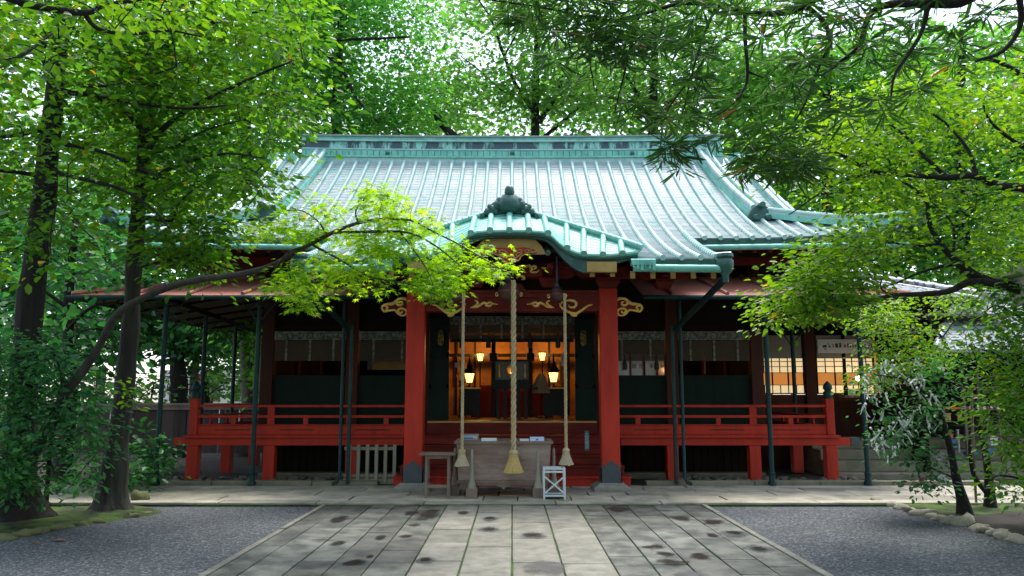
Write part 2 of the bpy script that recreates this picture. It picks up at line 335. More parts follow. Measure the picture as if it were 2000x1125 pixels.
T_OVAL, T_NARROW, T_QUAD, T_MAPLE = tmpl_oval(), tmpl_narrow(), tmpl_quad(), tmpl_maple()
def unit(a): return a / np.maximum(np.linalg.norm(a, axis=-1, keepdims=True), 1e-9)
def foliage(name, pos, dirs, nrm, size, tmpl, mats, parent, twig=None):
    tv, tf = tmpl; n, k = len(pos), len(tv)
    x = unit(dirs); y = unit(np.cross(nrm, x)); z = np.cross(x, y)
    V = (pos[:,None,:] + size[:,None,None] * (tv[None,:,0:1]*x[:,None,:] + tv[None,:,1:2]*y[:,None,:] + tv[None,:,2:3]*z[:,None,:])).reshape(-1,3)
    fl = len(tf[0]); F = (np.array(tf)[None] + (np.arange(n)*k)[:,None,None]).reshape(-1, fl)
    loops = F.reshape(-1); starts = np.arange(len(F)) * fl; mi = np.zeros(len(F), np.int32)
    if twig and twig.v:
        off = len(V); V = np.vstack([V, np.array([tuple(p) for p in twig.v])])
        tl = [np.array(f) + off for f in twig.f]; ls = np.cumsum([0] + [len(f) for f in tl[:-1]]) + len(loops)
        loops = np.concatenate([loops] + tl); starts = np.concatenate([starts, ls]); mi = np.concatenate([mi, np.ones(len(tl), np.int32)])
    me = bpy.data.meshes.new(name)
    me.vertices.add(len(V)); me.vertices.foreach_set('co', V.astype(np.float32).ravel())
    me.loops.add(len(loops)); me.loops.foreach_set('vertex_index', loops.astype(np.int32))
    me.polygons.add(len(starts)); me.polygons.foreach_set('loop_start', starts.astype(np.int32))
    for m in mats: me.materials.append(m)
    me.polygons.foreach_set('material_index', mi.astype(np.int32)); me.update(calc_edges=True)
    o = bpy.data.objects.new(name, me); return place(o, parent)
def in_poly(p, poly):
    x, y = p; c = False; j = len(poly) - 1
    for i in range(len(poly)):
        if (poly[i][1] > y) != (poly[j][1] > y) and x < (poly[j][0]-poly[i][0])*(y-poly[i][1])/(poly[j][1]-poly[i][1]) + poly[i][0]: c = not c
        j = i
    return c
def scatter(poly, n, D0, D1, gap=-.15, gs=1.1, seed=0):
    rnd = random.Random(seed); xs = [p[0] for p in poly]; ys = [p[1] for p in poly]; out = []; tries = 0
    while len(out) < n and tries < n * 60:
        tries += 1; p = (rnd.uniform(min(xs), max(xs)), rnd.uniform(min(ys), max(ys)))
        if not in_poly(p, poly): continue
        q = at(p[0], p[1], rnd.uniform(D0, D1))
        if noise.noise(q * gs + Vector((seed * 3.7, 0, 0))) < gap: continue
        out.append(q)
    return out
def nearest_on(skel, c):
    d = np.linalg.norm(skel - np.array(c)[None], axis=1); return Vector(skel[int(d.argmin())])
def dense(path, step=.12):
    out = []
    for a, b in zip(path[:-1], path[1:]):
        a, b = Vector(a), Vector(b); k = max(1, int((b-a).length / step))
        out += [tuple(a.lerp(b, i/k)) for i in range(k)]
    return out + [tuple(path[-1])]
def smooth_path(pts, sub=4):
    pts = [Vector(p) for p in pts]; P = [pts[0]*2-pts[1]] + pts + [pts[-1]*2-pts[-2]]; out = []
    for i in range(1, len(P)-2):
        for k in range(sub):
            t = k/sub; a,b,c,d = P[i-1],P[i],P[i+1],P[i+2]
            out.append(.5*((2*b)+(c-a)*t+(2*a-5*b+4*c-d)*t*t+(3*b-a-3*c+d)*t**3))
    return out + [pts[-1]]
def crown_leaves(clusters, skel, per, size, tmpl, spread=(.3,.3,.14), droop=.35, twig_r=.006, normal_up=.8, radial=True, max_twig=3.0):
    """leaves gathered on twigs that grow from the nearest limb to each cluster centre"""
    tw = MB(); P, Dv, Nn = [], [], []
    sk = np.array(skel); cn = np.array([tuple(c) for c in clusters])
    order = np.argsort([np.linalg.norm(sk - c[None], axis=1).min() for c in cn])
    for ci in order:
        c = Vector(cn[ci]); a = nearest_on(sk, c); L = (c - a).length
        if 0.02 < L < max_twig:
            mid = a.lerp(c, .55) + Vector((random.uniform(-.12,.12)*L, random.uniform(-.12,.12)*L, .12 * L))
            r0 = twig_r * (1 + .8 * L); pth = smooth_path([a, mid, c], 2); tw.tube(pth, [r0, r0*.85, r0*.7, r0*.55, r0*.4], 4, False)
            sk = np.vstack([sk, np.array([tuple(p) for p in pth[2:]])])      # later twigs fork from this one
        d0 = (c - a).normalized() if L > .02 else Vector((random.uniform(-1,1), random.uniform(-1,1), 0)).normalized()
        k = max(3, int(per * random.uniform(.6, 1.4)))
        off = rng.normal(0, 1, (k,3)) * np.array(spread)
        pos = np.array(c)[None] + off
        dr = unit(off + np.array(d0)[None] * .25 * np.mean(spread) + rng.normal(0, .25, (k,3)) * np.mean(spread)) if radial else unit(rng.normal(0,1,(k,3)))
        dr[:,2] = dr[:,2] * .5 - droop * rng.uniform(.2, 1.4, k)
        nm = rng.normal(0, 1 - normal_up, (k,3)) + np.array((0,0,normal_up))[None]
        P.append(pos); Dv.append(dr); Nn.append(nm)
    P = np.vstack(P); S = rng.uniform(size[0]*.75, size[1]*1.15, len(P))
    return P, np.vstack(Dv), np.vstack(Nn), S, tw
def limb(name, path, r0, r1, m, parent, n=8, wob=.03, flare=0.0, sub=4):
    pts = smooth_path(path, sub); k = len(pts); mb = MB()
    pts = [p + Vector((noise.noise(p*2.1)*wob, noise.noise(p*2.1+Vector((9,0,0)))*wob, 0)) if 0 < i < k-1 else p for i, p in enumerate(pts)]
    rad = [r0 + (r1-r0) * (i/(k-1))**.8 for i in range(k)]
    rad = [r * (1 + .16*noise.noise(p*2.3) + .10*noise.noise(p*6.1)) for r, p in zip(rad, pts)]
    if flare:
        z0 = pts[0].z
        rad = [r + flare * math.exp(-(p.z - z0) / .28) for r, p in zip(rad, pts)]
    mb.tube(pts, rad, n, True)
    if flare:          # root buttresses: push the ring in and out with height
        for i in range(k):
            amp = .45 * math.exp(-(pts[i].z - pts[0].z) / .22)
            for j in range(n):
                q = Vector(mb.v[i*n+j]); d = q - pts[i]; f = 1 + amp * noise.noise(Vector((j*1.9, pts[0].x, 3)))*1.6 + .05*noise.noise(Vector((j*1.3, i*.35, pts[0].x)))
                mb.v[i*n+j] = tuple(pts[i] + d * f)
    obj(name, mb, m, parent, 0, 80)
    return dense(pts, .15)
# ================================================================== GROUND
TZ, PZ = .06, .03
g = MB(); g.box(-150, 150, -60, 200, -.5, 0); tag(obj('ground', g, M['soil']), kind='structure')
D_E, D_R = 11.5, 13.7                       # terrace: front and rear edge
PX = [629,640,676,729,775,822,874,936,1000,1063,1127,1175,1221,1271,1318,1367,1379]
XS = [gr(px, 985, PZ).x for px in PX]
g = MB(); g.add([(-14,-5,.006),(XS[0]-.01,-5,.006),(XS[0]-.01,D_E-.02,.006),(-14,D_E-.02,.006)], [(0,1,2,3)])
g.add([(XS[-1]+.01,-5,.006),(16,-5,.006),(16,D_E-.02,.006),(XS[-1]+.01,D_E-.02,.006)], [(0,1,2,3)])
tag(obj('gravel_court', g, M['gravel']), kind='structure')
g = MB(); g.add([(XS[0],-5,.012),(XS[-1],-5,.012),(XS[-1],D_E,.012),(XS[0],D_E,.012)], [(0,1,2,3)])
tag(obj('path_bed', g, M['joint']), kind='structure')
rnd = random.Random(3); g = MB()
for i in range(len(XS)-1):
    x0, x1 = XS[i], XS[i+1]; kerb = i in (0, len(XS)-2); centre = 6 <= i <= 9
    y = -3 + rnd.uniform(0, .8)
    while y < D_E - .05:
        L = rnd.uniform(.75, 1.35) if centre else rnd.uniform(.6, 1.5)
        if kerb: L = rnd.uniform(1.6, 2.4)
        y1 = min(y + L, D_E - .012)
        if D_E - y1 < .3: y1 = D_E - .012
        z = PZ + rnd.uniform(-.004, .004) + (.008 if kerb else 0); e = .007 if not centre else .009
        g.mi = 0 if centre or kerb else 1
        t1, t2 = rnd.uniform(-.002,.002), rnd.uniform(-.002,.002)
        a = len(g.v); g.box(x0+e, x1-e, y+.006, y1-.006, 0, z)
        for q, d in ((4,t1),(5,t2),(6,-t1),(7,-t2)):
            vx, vy, vz = g.v[a+q]; g.v[a+q] = (vx + rnd.uniform(-.004,.004), vy + rnd.uniform(-.006,.006), vz + d)
        y = y1
tag(obj('stone_path', g, [M['slabc'], M['slabs']], bevel=.008), kind='structure')
# terrace across the front of the hall
g = MB(); g.box(-16, 16, D_E, D_R, 0, .035); tag(obj('terrace_bed', g, M['joint']), kind='structure')
g = MB(); rnd = random.Random(5)
rows = [(D_E, 11.78), (11.78, 12.32), (12.32, 12.95), (12.95, 13.38), (13.38, D_R)]
for ri, (a, b) in enumerate(rows):
    x = -15.5 + rnd.uniform(0, 1)
    while x < 15.5:
        w = rnd.uniform(.9, 2.3) if ri else rnd.uniform(1.3, 2.4)
        if abs(x) < 2.4 and ri: w = rnd.uniform(.5, .9)
        k = len(g.v); g.box(x+.008, x+w-.008, a+.008, b-.008, .01, TZ + rnd.uniform(-.006,.006)); sk = rnd.uniform(-.012,.012) if ri else 0
        for q in (2,3,6,7): vx,vy,vz = g.v[k+q]; g.v[k+q] = (vx+sk, vy, vz)
        x += w + abs(sk)*.6
tag(obj('stone_terrace', g, M['terr'], bevel=.008), kind='structure')
# low kerb behind the terrace, both sides
for s in (-1, 1):
    g = MB(); x = 2.35
    while x < 8.4:
        w = rnd.uniform(1.1, 1.9); g.box(s*x, s*(x+w-.012), D_R+.06, D_R+.28, 0, .12 + rnd.uniform(-.006,.006)); x += w
    tag(obj('rear_kerb', g, M['concrete'], bevel=.012), kind='structure')
# moss beds with an uneven rim
def bed(name, pts, m, h=.05):
    n = len(pts); c = Vector((sum(p[0] for p in pts)/n, sum(p[1] for p in pts)/n)); g = MB(); rows = []
    P = smooth_path([Vector((p[0],p[1],0)) for p in pts] + [Vector((pts[0][0],pts[0][1],0))], 4)[:-1]
    for k, f in enumerate((1, .93, .8, .55, .25, 0)):
        rows.append([(c.x+(p.x-c.x)*f, c.y+(p.y-c.y)*f, .004 + h*min(1, k*.5) + (.05*noise.noise(Vector((p.x*f*1.7, p.y*f*1.7, 2))) if k else 0)*h/.05) for p in P] )
    rows = [r + [r[0]] for r in rows]; g.grid(rows); return obj(name, g, m, None, 0, 80)
def gxy(px, py): q = gr(px, py, .01); return (q.x, q.y)
tag(bed('moss_bed', [gxy(-180,1085), gxy(20,1046), gxy(130,1030), gxy(225,1016), gxy(305,1005), gxy(300,993), gxy(120,991), gxy(-150,990)], M['moss']), kind='structure')
tag(bed('moss_bed', [gxy(1718,986), gxy(1790,1000), gxy(1850,1013), gxy(2080,1010), gxy(2150,983), gxy(1900,982)], M['moss'], .04), kind='structure')
tag(bed('soil_bed', [gxy(1820,1008), gxy(1880,1026), gxy(1960,1050), gxy(2140,1085), gxy(2250,1008), gxy(2000,1004)], M['soil'], .05), kind='structure')
tag(bed('gravel_strip', [(7.0,13.72), (7.2,14.3), (12,14.4), (12,13.75)], M['gravel'], .02), kind='structure')
# puddles and damp rings on the path
def blob(cx, cy, ax, ay, z, seed, n=26):
    return [(cx + ax*math.cos(a)*(1+.35*noise.noise(Vector((math.cos(a)*1.3+seed, math.sin(a)*1.3, seed)))), cy + ay*math.sin(a)*(1+.35*noise.noise(Vector((math.cos(a)*1.3, math.sin(a)*1.3+seed, seed+4)))), z) for a in [2*math.pi*i/n for i in range(n)]]
PUD = [(838,1006,26,13,0),(805,1003,20,5,0),(808,1026,17,4,0),(790,1048,15,4,0),(690,1100,24,8,0),(724,1088,10,4,0),(742,1050,12,5,0),(662,1015,22,9,0),
       (1205,996,26,6,0),(1332,1013,30,5,0),(1388,1019,24,6,0),(1278,1069,26,7,0),(1297,1083,18,6,0),(1310,1099,34,7,0),(1368,1088,24,7,0),(1486,1074,30,10,1),
       (1432,1042,30,8,1),(1065,1110,46,16,1),(1040,1047,36,9,1),(832,1095,20,8,1),(957,1013,18,5,1),(955,1035,24,7,1),(1350,1124,40,10,1),(660,1062,18,6,0),(1390,1046,14,5,0),(905,1001,14,4,0)]
for i, (px, py, ax, ay, k) in enumerate(PUD):
    c = gr(px, py, PZ); a = (gr(px+ax, py, PZ) - c).x; b = abs((gr(px, py-ay, PZ) - gr(px, py+ay, PZ)).y)/2
    mb = MB(); mb.add(blob(c.x, c.y, a, b, PZ+.0075, i*1.7), [tuple(range(26))]); tag(obj('puddle' if not k else 'damp_patch', mb, M['damp'] if k else M['wet']), kind='structure')
    if k and i not in (17, 22):
        mb = MB(); mb.add(blob(c.x, c.y, a*.62, b*.55, PZ+.0105, i*2.3), [tuple(range(26))]); tag(obj('puddle', mb, M['wet']), kind='structure')

# ================================================================== THE HALL
hall = thing('shrine_hall', 'wide red lacquered shrine hall under a curved verdigris copper roof with a porch gable', 'shrine', (0, 14.5, 0))
DW, DV, DP = 15.5, 14.5, 13.05        # wall, veranda front, porch pillars
DKZ, FLZ = .88, 1.11
def zr(D): t = D - 11.95; return 3.75 + .2835*t + .0412*t*t
def course(D0, D1, step=.09):
    n = max(2, round((D1-D0)/step)); return [D0 + (D1-D0)*i/n for i in range(n+1)]
def lift(x): return .26 * (max(0, abs(x)-4.2)/3.1)**2.2
PITCHX = .297
roof = MB()
def strip(Ds, xl, xr, nx=2, lf=True):
    """courses of shingles, each overlapping the next with a small step"""
    for i in range(len(Ds)-1):
        a, b = Ds[i], Ds[i+1]; la, ra, lb, rb = xl(a), xr(a), xl(b), xr(b)
        r0 = [(la+(ra-la)*k/nx, a, zr(a) + .009 + (lift(la+(ra-la)*k/nx) if lf else 0)*max(0, min(1,(16.2-a)/2.2))) for k in range(nx+1)]
        r1 = [(lb+(rb-lb)*k/nx, b, zr(b) + (lift(lb+(rb-lb)*k/nx) if lf else 0)*max(0, min(1,(16.2-b)/2.2))) for k in range(nx+1)]
        rb_ = [(x, y, z-.011) for x, y, z in r0]
        roof.grid([rb_, r0, r1])
D_ME, D_RG, HX = 14.0, 18.55, 5.75
def hip(D): return 7.3 - (7.3-5.2) * min(1, max(0, (D-D_ME)/1.35))
strip(course(11.95, 12.76), lambda D: -3.3, lambda D: -1.75, 2, False); strip(course(11.95, 12.76), lambda D: 1.75, lambda D: 3.3, 2, False); strip(course(12.76, D_ME), lambda D: -3.3, lambda D: 3.3, 2, False)
strip(course(D_ME, 15.35), lambda D: -hip(D), lambda D: hip(D), 40)
strip(course(15.35, D_RG), lambda D: -HX, lambda D: HX, 30)
# rear slope, side slopes
roof.grid([[(-HX, D_RG+.3, zr(D_RG)), (HX, D_RG+.3, zr(D_RG))], [(-HX, 22, 5.2), (HX, 22, 5.2)], [(-7.3, 23.3, 4.6), (7.3, 23.3, 4.6)]])
for s in (-1, 1):
    roof.grid([[(s*5.2, 15.35, zr(15.35)-.01), (s*5.2, 22, 5.1)], [(s*7.3, D_ME, zr(D_ME)+.2), (s*7.3, 23.3, 4.6)]])
    roof.add([(s*5.25,15.4,5.1),(s*5.25,18.7,zr(18.55)),(s*5.25,22,5.1)], [(0,1,2)])
    roof.add([(s*3.3,11.95,zr(11.95)),(s*3.3,D_ME,zr(D_ME)),(s*3.3,D_ME,zr(D_ME)-.14),(s*3.3,11.95,zr(11.95)-.14)], [(0,1,2,3)])
roof.mi = 1
def rib(x, D0, D1, lf=True, r=.045):
    path, rad = [], []; n = max(3, round((D1-D0)/.13))
    for i in range(n+1):
        D = D0 + (D1-D0)*i/n; z = zr(D) + .018 + (lift(x)*max(0, min(1,(16.2-D)/2.2)) if lf else 0)
        path += [(x, D-.004, z), (x, D+.004, z)]; rad += [r*.9, r*1.1]
    roof.tube(path, rad, 10)
nk = 24
for k in range(-nk, nk+1):
    x = k * PITCHX
    if abs(x) < 3.2: rib(x, 11.9 if abs(x) > 2.2 else 12.55, D_RG, False)
    elif abs(x) < 5.0: rib(x, D_ME-.06, D_RG)
    elif abs(x) < 7.15:
        D1 = D_ME + 1.35 * (7.3-abs(x))/2.1
        rib(x, D_ME-.06, min(D1, 15.35))
        if abs(x) < 5.7: rib(x, 15.36, D_RG)
for s in (-1,1):                         # doubled edge roll on the porch roof and its turned-out corner
    rib(s*3.27, 11.88, 14.3, False, .06)
    roof.tube([(s*3.2, 12.0, 3.80), (s*3.46, 11.93, 3.80)], [.055, .06], 10)
main_roof = obj('main_roof', roof, [M['tile'], M['rib']], hall, 0, 45)
# eave edges
def eave(x0, x1, D, lf, nm):
    mb = MB(); n = 40; rows = [[], [], [], []]
    for i in range(n+1):
        x = x0 + (x1-x0)*i/n; l = lift(x) if lf else 0; z = zr(D) + l
        for r, (dy, dz) in zip(rows, ((.02, .003), (-.015, -.012), (-.005, -.12), (.14, -.14))): r.append((x, D+dy, z+dz))
    mb.grid(rows); return obj(nm, mb, M['dpatina'], main_roof)
for s in (-1, 1):
    eave(s*3.3, s*7.35, D_ME, True, 'eave_edge'); eave(s*1.9, s*3.35, 11.95, False, 'eave_edge')
# ridge: stacked courses, dark band between pale ones
mb = MB(); yr = 18.72
for y0, y1, z0, z1, mi in ((-.27,.27,7.45,7.62,0),(-.31,.31,7.62,7.66,1),(-.20,.20,7.66,7.84,1),(-.22,.22,7.84,7.87,0),(-.17,.17,7.87,8.06,2),(-.24,.24,8.06,8.09,0),(-.22,.22,8.09,8.17,1),(-.27,.27,8.17,8.205,3)):
    mb.mi = mi
    for k in range(12):
        a, b = -5.25 + 10.5*k/12, -5.25 + 10.5*(k+1)/12; la, lb = .05*(a/5.4)**2, .05*(b/5.4)**2
        la, lb = la-.17, lb-.17
        mb.add([(a,yr+y0,z0+la),(b,yr+y0,z0+lb),(b,yr+y1,z0+lb),(a,yr+y1,z0+la),(a,yr+y0,z1+la),(b,yr+y0,z1+lb),(b,yr+y1,z1+lb),(a,yr+y1,z1+la)],
               [(3,2,1,0),(4,5,6,7),(0,1,5,4),(2,3,7,6)] + ([(3,0,4,7)] if k == 0 else []) + ([(1,2,6,5)] if k == 11 else []))
ridge = obj('roof_ridge', mb, [M['rib'], M['patina'], M['ridge'], mat('grey_ridge_cap', (.33,.36,.36), (.22,.24,.25), 4, .5)], hall)
mb = MB()
for x in (-3.1, 0.0, 3.0): mb.box(x-.05, x+.05, yr-.25, yr-.19, 7.57, 7.63)
for k in range(67):
    x = -5.15 + k*.153; mb.box(x, x+.012, yr-.207, yr-.2, 7.51, 7.66)
obj('ridge_fitting', mb, M['dpatina'], ridge)
# descending and hip ridges with carved ends
def ridge_run(name, pts, w, h, mi_top):
    mb = MB(); P = [Vector(p) for p in pts]
    for i in range(len(P)-1):
        for k, (ww, z0, z1) in enumerate(((1.0, 0, .45), (.78, .45, .8))):
            a, b = P[i], P[i+1]; d = (b-a); sx = Vector((d.y, -d.x, 0)).normalized() * w*ww/2
            mb.mi = 1 if k == 0 else 0
            mb.add([a-sx+Vector((0,0,h*z0)), a+sx+Vector((0,0,h*z0)), b+sx+Vector((0,0,h*z0)), b-sx+Vector((0,0,h*z0)), a-sx+Vector((0,0,h*z1)), a+sx+Vector((0,0,h*z1)), b+sx+Vector((0,0,h*z1)), b-sx+Vector((0,0,h*z1))],
                   [(0,1,5,4),(1,2,6,5),(2,3,7,6),(3,0,4,7),(4,5,6,7)])
    mb.mi = 0
    for off in (-.3, .3):
        path, rad = [], []
        for a, b in zip(P[:-1], P[1:]):
            d = b-a; sx = Vector((d.y,-d.x,0)).normalized() * w*off
            n = max(1, round(d.length/.16))
            for i in range(n):
                q = a + d*i/n + sx + Vector((0,0,h*.86)); path += [q, q + d*(.9/n)]; rad += [w*.19, w*.16]
        mb.tube(path, rad, 8)
    o = obj(name, mb, [M['rib'], M['patina']], main_roof, 0, 40)
    return o
def ridge_end(c, w, h, parent):
    mb = MB(); x, y, z = c
    mb.prism([(x-w*.5,z),(x-w*.62,z+h*.35),(x-w*.45,z+h*.75),(x-w*.2,z+h),(x+w*.2,z+h),(x+w*.45,z+h*.75),(x+w*.62,z+h*.35),(x+w*.5,z)], y-.06, y+.06)
    mb.tube([(x-w*.3,y-.16,z+h*.2),(x-w*.3,y+.1,z+h*.24)], .055, 10); mb.tube([(x+w*.3,y-.16,z+h*.2),(x+w*.3,y+.1,z+h*.24)], .055, 10)
    mb.tube([(x,y-.2,z+h*.95),(x,y+.1,z+h*1.0)], .06, 10)
    obj('ridge_end', mb, M['dpatina'], main_roof, .01, 50)
for s in (-1, 1):
    ds = course(15.25, 18.6, .4); n = len(ds)-1
    ridge_run('descending_ridge', [(s*(5.02 - .25*i/n), d, zr(d)+.01) for i, d in enumerate(ds)], .34, .30, 0)
    ridge_end((s*5.03, 15.2, zr(15.2)-.02), .42, .34, main_roof)
    ds = course(15.4, 18.6, .4); ridge_run('verge_ridge', [(s*5.72, d, zr(d)-.02) for d in ds], .22, .2, 0)
    mb = MB(); mb.box(s*5.45, s*6.0, 18.5, 18.9, 7.4, 7.62); mb.tube([(s*5.9,18.35,7.42),(s*5.9,18.9,7.42)], .16, 12); obj('ridge_end', mb, M['patina'], main_roof, .02)
    pts = [Vector((s*5.1, 15.3, zr(15.3)+.02)), Vector((s*6.0, 14.8, zr(14.8)+.05)), Vector((s*6.8, 14.3, zr(14.3)+.14)), Vector((s*7.35, 13.95, zr(13.95)+.30))]
    ridge_run('hip_ridge', smooth_path(pts, 3), .26, .22, 0); ridge_end((s*7.42, 13.9, zr(13.95)+.26), .3, .26, main_roof)
# gutters and downspouts
for s in (-1, 1):
    mb = MB(); mb.tube([(s*3.35, 13.9, 4.30), (s*7.3, 13.9, 4.36)], .055, 10); mb.mi = 1
    for k in range(5): mb.beam((s*(3.6+k*.8), 13.9, 4.33), (s*(3.6+k*.8), 14.15, 4.4), .02, .02)
    obj('gutter', mb, [M['patina'], M['dpatina']], hall, 0, 50)
    mb = MB(); mb.tube([(s*1.9, 11.86, 3.585), (s*3.32, 11.86, 3.57)], .062, 10); g_ = obj('gutter', mb, M['patina'], hall, 0, 50)
    mb = MB(); mb.lathe((s*3.34, 11.88, 3.36), [(.05,0),(.06,.12),(.13,.2),(.14,.33),(.11,.37),(.14,.40),(.13,.45)], 12); obj('rain_head', mb, M['dpatina'], g_, 0, 50)
    mb = MB(); c = (s*2.92, 13.72); mb.beam((s*3.34, 11.88, 3.42), (c[0], c[1], 2.78), .095, .07); mb.beam((c[0]-.055*s, c[1], 2.84), (c[0]-.055*s, c[1], .08), .06, .06); obj('downspout', mb, M['tgreen'], hall, .012)
    mb = MB(); mb.tube([(c[0]+.09*s, c[1], 3.3), (c[0]+.09*s, c[1], .2), (c[0]+.12*s, c[1]-.06, .12), (c[0]+.20*s, c[1]-.08, .09)], .03, 10); obj('downspout', mb, M['tgreen'], hall, 0, 50)
    mb = MB(); mb.box(s*2.05-.19, s*2.05+.19, 11.78, 11.92, 3.62, 3.70); mb.tube([(s*2.05-.19, 11.84, 3.69), (s*2.05+.19, 11.84, 3.69)], .04, 10)
    for k in range(6): mb.box(s*2.05-.17+k*.062, s*2.05-.17+k*.062+.02+.012*(k%3), 11.77, 11.779, 3.58-.02*(k%3), 3.66)
    obj('gutter_cap', mb, M['patina'], hall, 0)

# ---- porch gable (undulating front)
KX = [-251,-210,-173,-136,-105,-75,-38,0,38,75,105,136,173,210,251]
KY = [490,495,496,493,479,455,449.5,449,449.5,455,479,493,496,495,490]
BX = [-260,-217,-173,-136,-102,-57,-28,0,28,57,102,136,173,217,260]
BY = [487,473,459,448,438,424,414,411,414,424,438,448,459,473,487]
front = smooth_path([at(995+a, b, 11.88) for a, b in zip(KX, KY)], 4)
backc = smooth_path([at(995+a, b, 11.93 + .82*max(0,(1-(abs(a)/262)**1.6))) for a, b in zip(BX, BY)], 4)
kg = MB(); n = len(front); NR = 7
rows = []
for r in range(NR):
    kg.mi = 0; kg.grid([[front[i].lerp(backc[i], r/NR) + Vector((0,-.004,-.004)) for i in range(n)], [front[i].lerp(backc[i], (r+.97)/NR) for i in range(n)]])
    kg.mi = 2; kg.grid([[front[i].lerp(backc[i], (r+.90)/NR) + Vector((0,0,.0015)) for i in range(n)], [front[i].lerp(backc[i], (r+1)/NR) + Vector((0,0,.004)) for i in range(n)]])
kg.mi = 0
for r in range(0):
    f = r / NR
    rows.append([front[i].lerp(backc[i], f) + Vector((0,-.004,-.03)) for i in range(n)])
    if r < NR: rows.append([front[i].lerp(backc[i], (r+.96)/NR) for i in range(n)])
kg.grid([backc, [Vector((p.x*.97, p.y+.9, p.z)) for p in backc], [Vector((p.x*.95, p.y+2.4, p.z-.1)) for p in backc]])
kg.mi = 1
for k in range(-6, 7):
    i = min(range(n), key=lambda j: abs(front[j].x - (.04*-1 + k*PITCHX)))
    a, b = front[i], backc[min(range(n), key=lambda j: abs(backc[j].x - front[i].x*1.02))]
    path, rad = [], []
    m_ = max(2, round((b-a).length/.13))
    for q in range(m_+1):
        p = a.lerp(b, q/m_) + Vector((0,0,.02)) - (Vector((0,.05,.03)) if q == 0 else Vector((0,0,0)))
        path += [p, p + (b-a)*.06]; rad += [.062, .054]
    kg.tube(path, [q*.86 for q in rad], 10)
for s in (0, 1):      # roll along the joint between gable and main slope
    seg = backc[:n//2-5] if s == 0 else backc[n//2+6:]
    path, rad = [], []
    for a, b in zip(seg[:-1], seg[1:]): path += [a + Vector((0,0,.03)), a.lerp(b,.9) + Vector((0,0,.03))]; rad += [.06,.05]
    kg.tube(path, rad, 8)
gable = obj('porch_gable', kg, [M['patina'], M['rib2'], M['dpatina']], hall, 0, 45)
# gable edge, bargeboard, panel, pendant
mb = MB(); mb.grid([[p + Vector((0,-.02,.0)) for p in front], [p + Vector((0,-.03,-.03)) for p in front], [p + Vector((0,.0,-.055)) for p in front], [p + Vector((0,.25,-.055)) for p in front]])
obj('gable_edge', mb, M['patina'], gable, 0, 60)
mb = MB()
o1 = [p + Vector((0,.06,-.055)) for p in front]; 
def bdrop(x): return .05 + .19*math.exp(-((abs(x)-1.15)/.42)**2)
o2 = [p + Vector((0,.06,-.055-bdrop(p.x))) for p in front]
mb.grid([o1, o2]); mb.grid([[p + Vector((0,.12,0)) for p in o2], [p + Vector((0,.12,0)) for p in o1]]); mb.grid([o2, [p + Vector((0,.12,0)) for p in o2]])
o3 = [p + Vector((0,-.04,0)) for p in o1]; o4 = [p + Vector((0,-.04,-.03)) for p in o1]; mb.grid([o3, o4]); mb.grid([o4, [p + Vector((0,.1,0)) for p in o4]])
obj('bargeboard', mb, M['dpatina'], gable, 0, 60)
for s in (-1, 1): obj('bargeboard_tip', MB().box(s*at(1145,520,12.0).x, s*at(1203,520,12.0).x, 11.90, 12.0, at(0,531,11.9).z, at(0,511,11.9).z), M['yellow'], gable, .005)
mb = MB(); nn = 24; top = [at(995 + (i-nn/2)*(136/nn)*1.0, 459 + 30*((abs(i-nn/2)/(nn/2))**4), 12.06) for i in range(nn+1)]
mb.grid([top, [Vector((p.x*1.03, p.y, min(p.z, at(0,497,12.06).z))) for p in top]])
mb.grid([top, [p + Vector((0,.6,.05)) for p in top]])
obj('gable_panel', mb, M['yellow'], gable)
def P2(X, Y, D, sc, ox, oy): return at(ox + X/sc, oy + Y/sc, D)
half = [(455,808),(540,796),(620,790),(690,805),(760,825),(740,842),(690,846),(640,862),(590,885),(570,905),(560,932),(510,955),(460,976)]
poly = [(X,Y) for X, Y in half] + [(910-X,Y) for X, Y in half[::-1][1:-1]]
mb = MB(); pp = [P2(X,Y,12.02,5.92,920,350) for X, Y in poly][::-1]; mb.prism([(p.x,p.z) for p in pp], 12.0, 12.05)
pend = obj('gable_pendant', mb, M['red'], gable)
def wire(mb, pts, r, D, sc, ox, oy, mirror=None, sub=4, taper=True):
    for m_ in ((0, 1) if mirror is not None else (0,)):
        q = [P2((2*mirror - X) if m_ else X, Y, D, sc, ox, oy) for X, Y in pts]
        q = smooth_path(q, sub); k = len(q)
        rad = [r*(.35+.65*math.sin(math.pi*min(1,max(0,(i+.6)/(k+.2)))))if taper else r for i in range(k)]
        mb.tube(q, rad, 6)
mb = MB()
wire(mb, [(770,822),(740,838),(690,846),(640,862),(590,885),(570,905),(560,932),(510,955),(457,976)], .011, 11.99, 5.92, 920, 350, 455, 3, False)
wire(mb, [(590,862),(560,880),(525,905),(500,905),(482,885),(490,855),(520,832),(560,818),(585,830),(575,850),(545,848),(520,868),(530,885)], .012, 11.99, 5.92, 920, 350, 455, 3, False)
wire(mb, [(700,845),(650,852),(620,835),(640,812),(665,818),(655,835),(690,822),(700,805)], .010, 11.99, 5.92, 920, 350, 455, 3, False)
obj('scroll', mb, M['goldp'], pend, 0, 60)
